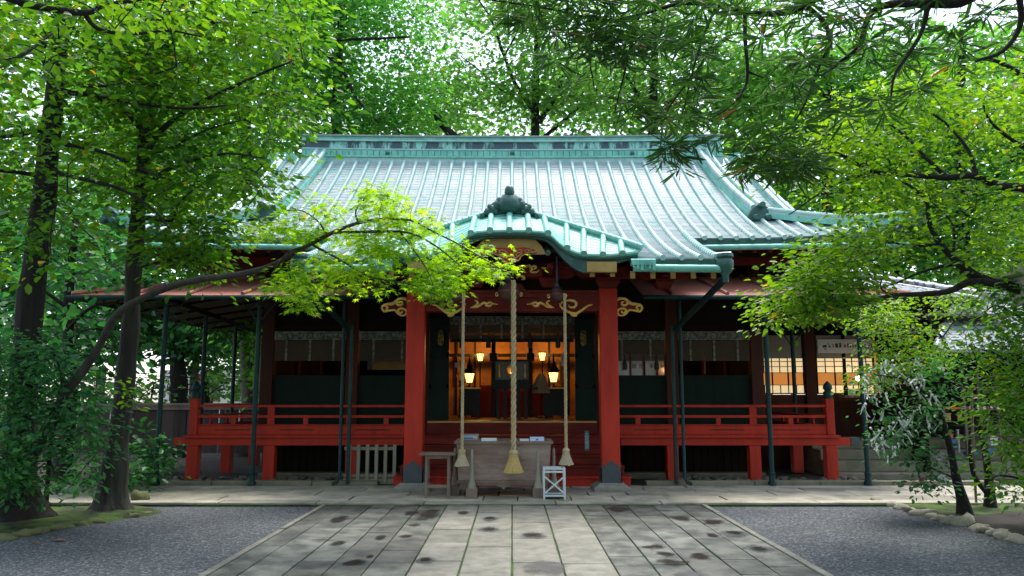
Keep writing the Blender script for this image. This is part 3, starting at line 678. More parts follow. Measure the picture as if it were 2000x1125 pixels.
# carved ridge ornament on the gable
oc = at(995, 411, 12.62)
mb = MB()
sil = [(-345,395),(-300,330),(-270,290),(-215,240),(-150,195),(-120,160),(-60,150),(-45,95),(0,78)]
def so(X, Y): p = at(995 + X/5.92, 358 + Y/5.92, 12.55); return (p.x, p.z)
pl = [so(X,Y) for X, Y in sil] + [so(-X,Y) for X, Y in sil[::-1][1:]] + [so(230,352),so(0,340),so(-230,352)]
mb.prism(pl[::-1], 12.56, 12.68)
for X, Y, r in ((-310,375,.05),(-250,330,.07),(-190,300,.075),(-130,250,.09),(-105,205,.08),(-70,290,.08),(-60,170,.06),(-160,330,.06),(-225,270,.05)):
    for sg in (-1, 1):
        p = so(sg*X, Y); k = len(mb.v); mb.lathe((p[0],12.55,p[1]), [(.001,-r),(r*.7,-r*.7),(r,0),(r*.7,r*.7),(.001,r)], 10, False)
        for q in range(k, len(mb.v)): vx,vy,vz = mb.v[q]; mb.v[q] = (vx, 12.55+(vy-12.55)*.8, vz)
for sg in (-1, 1):
    mb.tube(smooth_path([Vector((so(sg*X,Y)[0],12.53,so(sg*X,Y)[1])) for X, Y in ((-330,370),(-270,345),(-210,330),(-180,290),(-215,275),(-230,300))], 3), [.022]*16, 6)
    mb.tube(smooth_path([Vector((so(sg*X,Y)[0],12.53,so(sg*X,Y)[1])) for X, Y in ((-60,330),(-110,290),(-130,220),(-90,190),(-70,230),(-100,250))], 3), [.024]*16, 6)
p = so(0,250); mb.lathe((p[0],12.56,p[1]-.14), [(.05,0),(.17,.05),(.2,.15),(.15,.26),(.1,.32)], 14)
orn = obj('gable_ornament', mb, M['dpatina'], gable, 0, 60)
mb = MB(); p = so(0,150); mb.lathe((p[0],12.5,p[1]), [(.03,-.03),(.075,.0),(.085,.05),(.075,.12),(.05,.16),(.01,.175)], 14)
for sg in (-1,1): q = so(sg*88,172); mb.lathe((q[0],12.58,q[1]-.02), [(.01,-.03),(.04,0),(.03,.04),(.005,.05)], 10)
obj('knob', mb, M['dpatina'], orn, 0, 60)
# ---- porch pillars, beam, brackets
M['dgold'] = mat('tarnished_gold', (.30,.19,.06), (.06,.045,.02), 22, .4, .3, 60, metal=.8, lo=.45, hi=.6)
def spiral(cx, cz, r, turns, a0, sgn=1, n=22): return [(cx + r*(1-.75*i/n)*math.cos(a0+sgn*2*math.pi*turns*i/n), cz + r*(1-.75*i/n)*math.sin(a0+sgn*2*math.pi*turns*i/n)) for i in range(n+1)]
PXC = 1.63
for s in (-1, 1):
    x = s*PXC; mb = MB(); mb.box(x-.155, x+.155, DP-.155, DP+.155, TZ+.06, 3.42)
    pil = obj('pillar', mb, M['red'], hall, .03)
    mb = MB(); mb.tbox(x, DP, TZ-.01, TZ+.05, .30, .30, .31, .31); mb.tbox(x, DP, TZ+.05, TZ+.13, .31, .31, .2, .2); obj('base_stone', mb, M['stone'], pil, .015)
    w = .168; z0, z1 = TZ+.13, .50
    ogee = [(-w,z0),(w,z0),(w,z1-.07),(w*.86,z1-.05),(w*.78,z1-.075),(w*.62,z1-.02),(w*.4,z1-.005),(w*.2,z1+.03),(0,z1+.055),(-w*.2,z1+.03),(-w*.4,z1-.005),(-w*.62,z1-.02),(-w*.78,z1-.075),(-w*.86,z1-.05),(-w,z1-.07)]
    mb = MB(); mb.prism([(x+a,b) for a,b in ogee], DP-w, DP-.156)
    k = len(mb.v); mb.prism([(a,b) for a,b in ogee], 0, w-.156)
    for q in range(k, len(mb.v)): vx,vy,vz = mb.v[q]; mb.v[q] = (x - s*(w - vy), DP+vx, vz)
    mb.box(x-.155+.31*(s<0), x+s*.004+.155*s, DP-.155, DP+.155, z0, z1-.05) if False else None
    k = len(mb.v); mb.prism([(a,b) for a,b in ogee], 0, w-.156)
    for q in range(k, len(mb.v)): vx,vy,vz = mb.v[q]; mb.v[q] = (x + s*(w - vy), DP+vx, vz)
    obj('metal_shoe', mb, M['iron'], pil)
    # carved cloud nose outside the pillar
    def nz(X, Y): p = P2(X, Y, DP, 3.571, 720, 480); return (s*p.x if True else 0, p.z)
    out = [(1716,378),(1735,368),(1760,366),(1790,372),(1812,390),(1830,402),(1862,408),(1893,418),(1902,438),(1886,460),(1852,454),(1812,452),(1796,472),(1770,488),(1740,486),(1716,470)]
    pts = [nz(X,Y) for X, Y in out]; pts = pts if s < 0 else pts[::-1]
    mb = MB(); mb.prism(pts, DP-.05, DP+.05); nose = obj('nose_carving', mb, M['dred'], pil)
    mb = MB()
    def w2(pts, r=.021):
        q = smooth_path([Vector((*nz(X,Y)[:1], DP-.055, nz(X,Y)[1])) for X, Y in pts], 4); mb.tube(q, [r*(.5+.5*math.sin(math.pi*(i+1)/(len(q)+1))) for i in range(len(q))], 6)
    w2(out[1:] ); w2([(1718,395),(1740,378),(1770,372),(1795,385),(1800,408),(1780,418),(1762,410),(1765,396),(1780,394)])
    w2([(1745,486),(1732,465),(1745,445),(1775,440),(1792,455),(1780,470),(1762,466),(1765,455)]); w2([(1895,422),(1870,425),(1866,442),(1882,446)]); w2([(1800,400),(1840,412),(1868,412)])
    obj('scroll', mb, M['gold'], pil, 0, 60)
mb = MB(); mb.box(-PXC+.156, PXC-.156, DP-.13, DP+.13, 3.02, 3.33); mb.box(-PXC+.156, PXC-.156, DP-.145, DP+.145, 3.33, 3.38); mb.box(-PXC+.156, PXC-.156, DP-.14, DP-.131, 3.08, 3.095)
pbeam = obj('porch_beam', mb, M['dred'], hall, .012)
for mir in (None, 1):
    mb = MB(); Dg = DP-.15
    def w3(pts, r=.027):
        q = smooth_path([P2((2*1002-X) if mir else X, Y, Dg, 3.571, 720, 480) for X, Y in pts], 4)
        mb.tube(q, [r*(.25+.75*math.sin(math.pi*(i+.7)/(len(q)+.6))) for i in range(len(q))], 6)
    w3([(1330,400),(1340,425),(1370,448),(1410,468),(1450,470),(1490,446),(1530,418),(1560,412)]); w3([(1335,415),(1350,395),(1395,380),(1435,388),(1448,410),(1430,430),(1400,425),(1398,410)])
    w3([(1103,408),(1130,405),(1160,395),(1180,405),(1200,398),(1225,412),(1250,428),(1295,432)]); w3([(1265,380),(1245,392),(1250,412),(1285,428)]); w3([(1140,405),(1160,420),(1185,415),(1180,404)]); w3([(1405,468),(1418,482),(1445,486),(1450,472)])
    obj('scroll', mb, M['gold'], pbeam, 0, 60)
# gold-lined carvings above the beam
mb = MB(); mb.box(-1.5, 1.5, DP-.02, DP+.1, 3.38, 3.99); mb.box(-.8, .8, DP-.02, DP+.1, 3.991, 4.4); obj('porch_panel', mb, M['dwood'], hall)
mb = MB(); p = [P2(X,Y,12.9,3.571,720,480) for X, Y in ((800,362),(830,340),(870,328),(900,300),(930,262),(1060,262),(1090,300),(1120,328),(1160,340),(1190,362))]
mb.prism([(q.x,q.z) for q in p][::-1], 12.86, 12.95); obj('frog_leg_strut', mb, M['dred'], hall, .01)
mb = MB(); mb.beam(P2(780,185,12.75,3.571,720,480), P2(1210,185,12.75,3.571,720,480), .16, .17); obj('tie_beam', mb, M['dred'], hall, .01)
mb = MB()
for pts in ([(1065,140),(1090,150),(1120,138),(1140,160),(1130,180),(1165,185),(1190,170)], [(1120,160),(1150,142),(1168,150),(1150,165)], [(1205,150),(1240,160),(1275,152)], [(1030,225),(1050,210),(1075,215),(1085,230),(1065,235)]):
    wire(mb, pts, .026, 12.62, 3.571, 720, 480, 993, 4)
obj('gilt_carving', mb, M['gold'], hall, 0, 60)
def bracket_mesh():
    mb = MB(); mb.tbox(0,0,0,.12,.13,.13,.2,.2); mb.box(-.2,.2,-.2,.2,.12,.2)
    for ln, z in ((.55,.2),(.8,.42)):
        pr = [(-ln,z+.06),(-ln,z+.2),(ln,z+.2),(ln,z+.06),(ln*.8,z),(ln*.2,z-.005),(-ln*.2,z-.005),(-ln*.8,z)]
        mb.prism(pr[::-1], -.07, .07)
        for q in (-ln+.12, 0, ln-.12): mb.tbox(q,0,z+.203,z+.25,.08,.09,.12,.12)
    k = len(mb.v); mb.prism([(-.75,.3),(-.75,.4),(.4,.4),(.4,.22),(-.4,.22),(-.6,.25)][::-1], -.065, .065)
    for q in range(k, len(mb.v)): vx,vy,vz = mb.v[q]; mb.v[q] = (vy, vx, vz)
    return mb
br0 = obj('bracket', bracket_mesh(), M['dred'], None, .008); br0.parent = hall; br0.matrix_parent_inverse = Matrix.Translation(-hall.location)
BR = [(-PXC,DP,3.40,1),(PXC,DP,3.40,1),(-.62,DP-.1,3.42,.8),(.62,DP-.1,3.42,.8),(-2.6,DP,3.42,.8),(2.6,DP,3.42,.8)]
for i, (x,y,z,sc) in enumerate(BR):
    b = br0 if i == 0 else br0.copy()
    if i: COL.objects.link(b)
    b.location = (x,y,z); b.scale = (sc,sc,sc)
mb = MB(); mb.box(-3.2,3.2,DP-.1,DP+.1,3.9,4.05); obj('porch_purlin', mb, M['dred'], hall)
# rafters: porch (ochre tips) and main eave
mb = MB(); mb.beam((0,12.03,3.50),(0,14.0,4.16),.075,.10); mb.mi = 1; mb.box(-.039,.039,12.0,12.03,3.44,3.555)
rf = obj('rafter', mb, [M['dred'], M['yellow']], hall)
for k in range(1, 15):
    s = 1 if k % 2 else -1; x = s*(.95 + ((k+1)//2)*.32)
    b = rf if k == 1 else rf.copy()
    if k > 1: COL.objects.link(b)
    b.location.x = x; b.location.z = 0 if abs(x) > 1.6 else .03
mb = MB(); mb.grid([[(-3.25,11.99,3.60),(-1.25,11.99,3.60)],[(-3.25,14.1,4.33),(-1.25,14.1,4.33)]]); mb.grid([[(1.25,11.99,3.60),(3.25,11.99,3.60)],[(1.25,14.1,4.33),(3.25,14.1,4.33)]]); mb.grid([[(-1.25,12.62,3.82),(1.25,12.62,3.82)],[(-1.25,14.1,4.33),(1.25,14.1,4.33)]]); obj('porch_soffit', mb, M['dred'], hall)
mb = MB(); mb.beam((0,14.02,4.28),(0,15.6,4.58),.07,.09); rf2 = obj('rafter', mb, M['dred'], hall)
for k in range(28):
    s = 1 if k % 2 else -1; x = s*(3.4 + (k//2)*.28); b = rf2 if k == 0 else rf2.copy()
    if k: COL.objects.link(b)
    b.location.x = x
for s in (-1, 1):
    mb = MB(); mb.grid([[(s*3.3,14.02,4.36),(s*7.25,14.02,4.42)],[(s*3.3,15.7,4.72),(s*7.25,15.7,4.75)]]); mb.grid([[(s*4.9,14.02,4.40),(s*4.9,23,4.40)],[(s*7.25,14.02,4.42),(s*7.25,23,4.42)]])
    obj('eave_soffit', mb, M['brown'], hall)
    mb = MB(); mb.beam((s*3.1,14.9,4.22),(s*7.0,14.9,4.22),.14,.16); obj('eave_purlin', mb, M['dred'], hall)
# ---- steps
for i in range(5):
    hw = 2.04 - .075*i; y = 13.52 + .235*i; z = TZ + (DKZ-TZ)*(i+1)/5
    mb = MB(); mb.box(-hw, hw, y, DV+.3, z-.164+.002, z-.03); mb.box(-hw-.012, hw+.012, y-.025, DV+.3, z-.03, z-.001)
    obj('step', mb, M['red'] if i == 0 else M['dred'], hall, .006)  # lowest step's brighter red puts its extra skylight into the colour
# ---- veranda
mb = MB(); mb.box(-6.08, -2.0, DV-.05, DW-.02, DKZ-.05, DKZ); mb.box(2.0, 6.08, DV-.05, DW-.02, DKZ-.05, DKZ); mb.box(-1.99,1.99,DV+.3,DW-.02,DKZ-.05,DKZ-.002)
for s in (-1,1): mb.box(s*4.92, s*6.08, DW-.018, 22, DKZ-.05, DKZ)
obj('veranda_deck', mb, M['red'], hall, .006)
for s in (-1, 1):
    mb = MB(); mb.box(s*2.02, s*6.28, DV, DV+.16, DKZ-.19, DKZ-.053); bm = obj('deck_beam', mb, M['red'], hall, .008)
    mb = MB(); mb.box(s*6.282, s*6.45, DV-.006, DV+.166, DKZ-.196, DKZ-.047); obj('beam_cap', mb, M['iron'], bm, .006)
    mb = MB(); mb.box(s*5.84, s*6.0, DV+.17, 22, DKZ-.19, DKZ-.053); obj('deck_beam', mb, M['red'], hall, .008)
    for x, y in ((5.92,DV+.08),(4.5,DV+.08),(2.98,DV+.1),(5.92,16.3),(5.92,18.0),(5.92,19.7)):
        mb = MB(); mb.box(s*x-.105, s*x+.105, y-.1, y+.1, .03, DKZ-.191); obj('deck_leg', mb, M['red'], hall, .012)
    # railing
    mb = MB(); y = DV+.02
    mb.box(s*2.0, s*5.86, y, y+.05, DKZ+.004, DKZ+.175); mb.box(s*1.99, s*5.86, y-.012, y+.065, DKZ+.176, DKZ+.196)
    mb.box(s*2.0, s*5.86, y, y+.05, 1.195, 1.245); mb.box(s*2.0, s*5.86, y-.01, y+.06, 1.39, 1.435)
    for x in (2.35, 3.05, 3.85, 4.5, 5.2): mb.box(s*x-.045 - (.02 if x == 4.5 else 0), s*x+.045 + (.02 if x == 4.5 else 0), y+.005, y+.045, 1.077, 1.39 if x == 4.5 else 1.194)
    mb.mi = 1
    for x in (2.6, 4.0, 5.2): mb.box(s*x-.33, s*x+.33, y-.002, y+.01, DKZ+.085, DKZ+.105)
    mb.mi = 0; xs = 5.93
    mb.box(s*xs-.025, s*xs+.025, DV+.2, 21.5, DKZ+.004, DKZ+.175); mb.box(s*xs-.025, s*xs+.025, DV+.2, 21.5, 1.195, 1.245); mb.box(s*xs-.03, s*xs+.03, DV+.2, 21.5, 1.39, 1.435)
    for k in range(8): mb.box(s*xs-.02, s*xs+.02, 15.3+.85*k, 15.4+.85*k, 1.077-.02, 1.194)
    obj('railing', mb, [M['red'], M['black']], hall, .006)
    mb = MB(); mb.box(s*5.93-.075, s*5.93+.075, DV-.02, DV+.13, DKZ+.003, 1.55); nw = obj('newel_post', mb, M['red'], hall, .01)
    mb = MB(); mb.lathe((s*5.93, DV+.055, 1.55), [(.085,0),(.085,.12),(.06,.14),(.06,.16),(.085,.185),(.08,.24),(.05,.285),(.015,.32),(.002,.335)], 14); obj('finial', mb, M['tgreen'], nw, 0, 45)
# boards beneath the floor
mb = MB(); rnd = random.Random(9)
for k in range(66):
    x = -4.95 + k*.15; mb.box(x, x+.135, DW+.03+rnd.uniform(0,.01), DW+.06, .05, DKZ-.055)
mb.box(-4.95, 4.95, DW+.08, DW+.1, .0, DKZ-.06); obj('floor_skirting', mb, M['dwood'], hall)
for s in (-1, 1): obj('foundation_stone', MB().box(s*4.95,s*2.05,DW-.2,DW+.02,0,.12), M['concrete'], hall, .02)
# ---- body: posts, walls, panels
for x in (-4.9,-3.2,-1.78,1.78,3.2,4.9):
    mb = MB(); mb.box(x-.12, x+.12, DW-.1, DW+.14, DKZ+.001, 4.42); obj('wall_post', mb, M['brown'] if abs(x) > 4 or x > 0 else M['brown'], hall, .012)
for s in (-1, 1):
    for y in (17.4, 19.4, 21.4):
        mb = MB(); mb.box(s*4.9-.11, s*4.9+.11, y-.11, y+.11, DKZ+.001, 4.42); obj('wall_post', mb, M['brown'], hall, .012)
    mb = MB(); mb.box(s*4.86, s*4.9, DW+.15, 21.5, DKZ, 4.4); obj('side_wall', mb, M['dwood'], hall)
mb = MB(); mb.box(-4.9, 4.9, 21.45, 21.5, DKZ, 4.5); obj('rear_wall', mb, M['dwood'], hall)
BAYS = [(-4.78,-3.32),(-3.08,-1.90),(1.90,3.08),(3.32,4.78)]
z_sill, z_vt, z_vb, z_bb = at(0,733,DW).z, at(0,648,DW).z, at(0,665,DW).z, at(0,705,DW).z
for a, b in BAYS:
    mb = MB(); mb.box(a, b, DW, DW+.05, DKZ+.002, z_sill); mb.box(a, b, DW-.02, DW-.001, z_sill-.05, z_sill-.002)
    for k in range(1,4): x = a+(b-a)*k/4; mb.box(x-.006, x+.006, DW-.006, DW-.001, DKZ+.1, z_sill-.06)
    obj('shutter_panel', mb, M['green'], hall, .004)
    mb = MB(); mb.box(a, b, DW+.02, DW+.08, z_vt+.03, 4.42); mb.box(a-.11, b+.11, DW-.05, DW+.016, 3.42, 3.62); mb.box(a, b, DW-.03, DW+.016, z_vt+.03, z_vt+.14); obj('wall_upper', mb, M['dwood'], hall)
mb = MB(); mb.box(-1.66, 1.66, DW+.02, DW+.1, at(0,618,DW).z, 4.42); mb.box(-1.66,1.66,DW-.06,DW+.018, 3.1, 3.3); obj('wall_upper', mb, M['dwood'], hall)
# interior shell
mb = MB(); mb.box(-1.66, 1.66, DW-.22, 20.2, FLZ-.2, FLZ); obj('inner_floor', mb, M['floorin'], hall)
mb = MB(); mb.box(-1.66, 1.66, DW-.26, DW-.222, DKZ, FLZ-.03); mb.box(-1.66, 1.66, DW-.32, DW-.262, DKZ, FLZ-.12); obj('threshold', mb, M['dred'], hall, .006)
mb = MB(); mb.box(-4.85, -1.68, DW+.16, 21.4, FLZ-.15, FLZ-.05); mb.box(1.68, 4.85, DW+.16, 21.4, FLZ-.15, FLZ-.05); obj('inner_floor', mb, M['dwood'], hall)
mb = MB(); mb.box(-4.85, 4.85, DW+.12, 21.4, 3.55, 3.6); obj('ceiling', mb, M['brown'], hall)
mb = MB(); mb.box(-2.4, 2.4, 19.85, 19.9, FLZ, 3.5); obj('gilt_back_wall', mb, mat('dull_gilt_wall', (.46,.22,.04), (.22,.085,.015), 1.6, .5, lo=.38, hi=.62), hall)
mb = MB()
for k in range(9): x = -1.9 + k*.475; mb.box(x-.025, x+.025, 19.78, 19.84, FLZ, 3.5)
mb.box(-2.0, 2.0, 19.0, 19.1, at(0,693,19).z-.05, at(0,693,19).z+.03); mb.box(-2.0,2.0,18.9,18.99, at(0,650,19).z, 3.5)
obj('inner_lattice', mb, M['black'], hall)
# red felt dais
mb = MB()
for k in range(5): mb.box(-.95+.04*k, .95-.04*k, 18.0+.22*k, 19.3, FLZ+.15*k, FLZ+.15*(k+1)-.002)
obj('felt_dais', mb, M['redcarpet'], hall)
for s in (-1, 1):      # dark pillars and slanting rails flanking the dais
    mb = MB(); x = at(1000+s*36, 700, 17.9).x; mb.box(x-.05, x+.05, 17.85, 17.95, FLZ, 2.9);  mb.box(x-.09,x+.09,17.8,18.0,at(0,705,17.9).z,at(0,690,17.9).z); obj('inner_post', mb, M['black'], hall, .01)
mb = MB(); mb.beam(at(962,705,17.7), at(1040,705,17.7), .06, .06); obj('inner_rail', mb, M['black'], hall)
# doors folded open
for s in (-1, 1):
    mb = MB(); a, b = s*1.25, s*1.645; zt = at(0,622,15.35).z
    mb.box(a, b, 15.30, 15.34, FLZ+.012, zt)
    for z in (FLZ+.012, 1.75, 2.35, zt-.09): mb.box(a, b, 15.285, 15.299, z, z+.08)
    mb.box(a, a+s*.05, 15.285, 15.299, FLZ+.1, zt-.1); mb.box(b-s*.05, b, 15.285, 15.299, FLZ+.1, zt-.1)
    dr = obj('door', mb, M['green'], hall, .004)
    c = at(1000+s*139, 660, 15.28); mb = MB(); mb.lathe((0,0,0), [(.001,.02),(.06,.018),(.09,.008),(.1,0)], 18, False)
    mb.v = [(c.x + vx*.62, c.y - vz, c.z + vy*1.7) for vx,vy,vz in mb.v]
    for t in (-.1, 0, .1): mb.tube([(c.x+.05*math.cos(a_), c.y-.025, c.z+t+.04*math.sin(a_)) for a_ in [i*.7 for i in range(10)]], .012, 6)
    obj('door_ornament', mb, M['dgold'], dr, 0, 60)
# right end: dim inner ochre beam, far lattice windows, in the side bays
mb = MB(); mb.box(-3.05,-1.9,16.3,16.4, at(0,722,16.3).z, at(0,701,16.3).z); obj('ochre_beam', mb, M['yellow'], hall)
for px0, px1 in ((561,573),(585,598),(1394,1402),(1406,1414),(1427,1436)):
    mb = MB()
    for k in range(3):
        x0 = px0 + (px1-px0)*k/3
        for j in range(4): p0, p1 = at(x0, 706+7*j, 20.6), at(x0+(px1-px0)/3-1.4, 711+7*j, 20.6); mb.box(p0.x, p1.x, 20.6, 20.62, p1.z, p0.z)
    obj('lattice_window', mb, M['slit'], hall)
mb = MB(); mb.beam(at(1377,695,16.6), at(1377,730,16.6), .03, .03); obj('yellow_rod', mb, M['goldp'], hall)
# ---- awnings in front of the wings
for s, xo, lab in ((-1, 7.75, 'faded red sheet-metal awning on green iron poles, left of the porch'), (1, 7.0, 'faded red sheet-metal awning on green iron poles, right of the porch')):
    aw = thing('awning', lab, 'awning', (s*5, 13.7, 0), 'awnings beside the porch')
    z0, z1, yi, ye, xi = 3.36, 3.98, 15.35, 13.4, 2.3; xw = 5.0
    mb = MB(); mb.add([(s*xi,ye,z0),(s*xo,ye,z0),(s*xw,yi,z1),(s*xi,yi,z1)], [(0,1,2,3)]); mb.add([(s*xo,ye,z0),(s*xo,21,z0),(s*xw,21,z1),(s*xw,yi,z1)], [(0,1,2,3)])
    k = len(mb.v); mb.mi = 0
    mb.tube([(s*xo,ye,z0+.02),(s*xw,yi,z1+.02)], .05, 8)
    for i in range(6):
        x = xi + .55 + i*.95
        if x < xo-.3: 
            t = 1 if x < xw else (xo-x)/(xo-xw)
            mb.tube([(s*x,ye+.02,z0+.03),(s*(x-.12*t),ye+(yi-ye)*t,z0+(z1-z0)*t+.02)], .035, 8)
    obj('roof_sheet', mb, M['rust'], aw, 0)
    mb = MB(); d = .05; mb.add([(s*xi,ye,z0-d),(s*xo,ye,z0-d),(s*xw,yi,z1-d),(s*xi,yi,z1-d)], [(3,2,1,0)]); mb.add([(s*xo,ye,z0-d),(s*xo,21,z0-d),(s*xw,21,z1-d),(s*xw,yi,z1-d)], [(3,2,1,0)]); obj('underside', mb, M['tan'], aw)
    mb = MB(); mb.box(s*xi, s*(xo+.02), ye-.06, ye-.004, z0-.075, z0-.012); mb.tube([(s*xi,ye-.08,z0-.05),(s*(xo+.05),ye-.08,z0-.055)], .04, 8); mb.box(s*xo, s*(xo+.05), ye, 21, z0-.07, z0-.01); obj('gutter', mb, M['tgreen'], aw)
    mb = MB(); mb.beam((s*xi,13.7,z0+.0),(s*6.3,13.7,z0+.0),.05,.08); mb.beam((s*6.2,13.7,z0-.02),(s*6.2,20.6,z0-.3),.05,.08)
    for i in range(7): y = 14.6+i; mb.beam((s*5.05,y,3.72),(s*(xo-.05),y,z0-.06),.04,.05)
    obj('awning_beam', mb, M['dwood'], aw)
    poles = [(4.53,13.7),(6.2,13.7),(6.2,15.5),(6.2,17.2),(6.2,19.1)] if s < 0 else [(4.53,13.7),(6.2,13.7),(6.2,17.0)]
    for x, y in poles:
        zt = z0-.04 if y < 14 else z0-.06-.05*(y-13.7)
        mb = MB(); mb.tube([(s*x,y,.08),(s*x,y,zt)], .042, 12); mb.lathe((s*x,y,.06), [(.075,0),(.075,.05),(.055,.09),(.055,.2),(.06,.21),(.043,.23)], 12); po = obj('pole', mb, M['tgreen'], aw, 0, 50)
        mb = MB()
        for q in (-1, 1):
            mb.tube(smooth_path([(s*x, y, zt-.5), (s*x+q*.10, y, zt-.3), (s*x+q*.34, y, zt-.03)], 4), .012, 6)
            mb.tube([(s*x+q*.15+.07*math.cos(a)*(1-a/14), y, zt-.13+.07*math.sin(a)*(1-a/14)) for a in [i*.55 for i in range(20)]], .008, 5)
        obj('iron_scroll', mb, M['tgreen'], po, 0, 60)
# ================================================================== THINGS AT THE PORCH
def rope(label, x, y, ztop, zt, r, tas_r, tas_h, m_t, bell_r):
    t = thing('bell_rope', label, 'rope', (x, y, zt), 'bell ropes hanging in front of the steps')
    mb = MB(); n = 3; L = ztop - zt; seg = max(40, int(L/.02))
    for k in range(n):
        path = [(x + r*.55*math.cos(2*math.pi*k/n + i/seg*L/(r*7.5)*2*math.pi), y + r*.55*math.sin(2*math.pi*k/n + i/seg*L/(r*7.5)*2*math.pi), zt + L*i/seg) for i in range(seg+1)]
        mb.tube(path, r*.58, 6)
    obj('rope_strand', mb, M['straw'], t, 0, 70)
    mb = MB(); N = 44
    prof = [(tas_r*.32,0),(tas_r*.42,-tas_h*.10),(tas_r*.45,-tas_h*.2),(tas_r*.62,-tas_h*.5),(tas_r*.85,-tas_h*.8),(tas_r*1.0,-tas_h*.97)]
    vs = []; fs = []
    for i, (q, z) in enumerate(prof):
        for j in range(N):
            f = 1 + (.05*((j % 2)*2-1) + .03*noise.noise(Vector((j*1.7,i,x))))*(i/5); dz = (-.03*tas_h*abs(noise.noise(Vector((j*2.3, x, 5))))*4 if i == 5 else 0)
            a = 2*math.pi*j/N; vs.append((x+q*f*math.cos(a), y+q*f*math.sin(a), zt+z+dz))
    for i in range(len(prof)-1): fs += [(i*N+j, i*N+(j+1)%N, (i+1)*N+(j+1)%N, (i+1)*N+j) for j in range(N)]
    fs.append(tuple(range(5*N, 6*N))); mb.add(vs, fs); obj('tassel', mb, m_t, t)
    mb = MB(); mb.lathe((x,y,zt), [(r*1.2,.04),(tas_r*.46,.02),(tas_r*.5,-tas_h*.04),(tas_r*.44,-tas_h*.1)], 14); mb.lathe((x,y,zt-tas_h*.18), [(tas_r*.46,-.012),(tas_r*.5,0),(tas_r*.46,.012)], 14); obj('binding', mb, M['straw'], t, 0, 60)
DR = 12.0
rope('thickest straw bell rope in the middle with a golden straw tassel before the offering box', at(1003,700,DR).x, DR, at(1003,548,DR).z, at(1003,884,DR).z, .040, .155, .30, M['strawy'], .2)
rope('thin straw bell rope at the left corner of the offering box, pale tassel', at(904,700,DR).x, DR, at(904,572,DR).z, at(904,882,DR).z, .024, .115, .215, M['strawp'], .1)
rope('thin straw bell rope hanging above the white metal stand, pale tassel', at(1104,700,DR+.1).x, DR+.1, at(1104,572,DR).z, at(1104,880,DR+.1).z, .024, .115, .215, M['strawp'], .1)
def bell(label, px, py, D, r):
    c = at(px, py, D); t = thing('shrine_bell', label, 'bell', c, 'bells under the porch gable')
    mb = MB(); mb.lathe(c, [(.01,-r),(r*.5,-r*.86),(r*.86,-r*.5),(r,-.12*r),(r*1.06,-.06*r),(r*1.06,.06*r),(r,.12*r),(r*.86,r*.5),(r*.5,r*.86),(.01,r)], 24, False); obj('body', mb, M['bellm'], t, 0, 40)
    mb = MB(); mb.lathe(c + Vector((0,0,r)), [(r*.12,-.03),(r*.3,0),(r*.25,.05),(r*.1,.08)], 12); mb.tube([c+Vector((0,0,r+.05)), c+Vector((0,0,r+.5))], .02, 6); obj('hanger', mb, M['iron'], t, 0, 60)
    for s in (-1, 1): obj('lug', MB().tube([c+Vector((s*(r+.008+.018*math.cos(a)), -.03, .03*math.sin(a)-.25*r)) for a in [i*.6 for i in range(11)]], .008, 6), M['gold'], t, 0, 60)
bell('large round bronze bell at the centre under the porch gable', 994, 570, 12.45, .19)
bell('small bronze bell left of the large bell, behind maple leaves', 893, 577, 12.45, .12)
bell('small bronze bell right of the large bell', 1088, 575, 12.45, .13)
# offering box on its trestle
ob = thing('offering_box', 'long worn wooden offering box with flared feet in front of the red steps', 'offering box', (-.11, 12.5, TZ))
bx0, bx1, by0, by1, bz0, bz1 = -.86, .60, 12.16, 12.84, .31, .86
mb = MB(); mb.add([(bx0+.03,by0+.03,bz0),(bx1-.03,by0+.03,bz0),(bx1-.03,by1-.03,bz0),(bx0+.03,by1-.03,bz0),(bx0,by0,bz1),(bx1,by0,bz1),(bx1,by1,bz1),(bx0,by1,bz1)], [(0,3,2,1),(0,1,5,4),(1,2,6,5),(2,3,7,6),(3,0,4,7)])
mb.box(bx0+.03,bx1-.03,by0+.05,by1-.05,bz1-.3,bz1-.28)
for k in range(12): z = bz0+.05+k*.042; mb.box(bx1-.045,bx1+.004-.03*(1-(z-bz0)/.55),by0-.004+.03*(1-(z-bz0)/.55),by0+.06,z,z+.022)
obj('body', mb, M['boxwood'], ob)
mb = MB(); mb.box(bx0-.04,bx1+.04,by0-.05,by0+.03,bz1,bz1+.045); mb.box(bx0-.04,bx1+.04,by1-.03,by1+.05,bz1,bz1+.045); mb.box(bx0-.04,bx0+.04,by0+.031,by1-.031,bz1,bz1+.043); mb.box(bx1-.04,bx1+.04,by0+.031,by1-.031,bz1,bz1+.043)
for k in range(13): x = bx0+.1+k*.105; mb.beam((x,by0+.031,bz1+.02),(x,by1-.031,bz1+.02),.03,.03)
obj('slatted_lid', mb, M['wood'], ob, .006)
mb = MB(); mb.box(bx0-.0,bx1+.0,by0-.012,by0+.02,bz0-.045,bz0-.002); obj('bottom_rail', mb, M['wood'], ob, .006)
mb = MB(); n = 56; top = []; bot = []
for i in range(n+1):
    u = i/n; x = bx0+.05+(bx1-bx0-.1)*u; a = abs(u-.5)*2
    d = .03 + .07*max(0,(a-.62)/.38)**.8*(1+.25*math.sin(a*44)) + .05*max(0,1-a/.16)*(1+.3*math.cos(a*60))
    top.append((x, bz0-.047)); bot.append((x, bz0-.047-d))
mb.prism(top[::-1] + bot, by0+.0, by0+.022); obj('scalloped_apron', mb, M['wood'], ob)
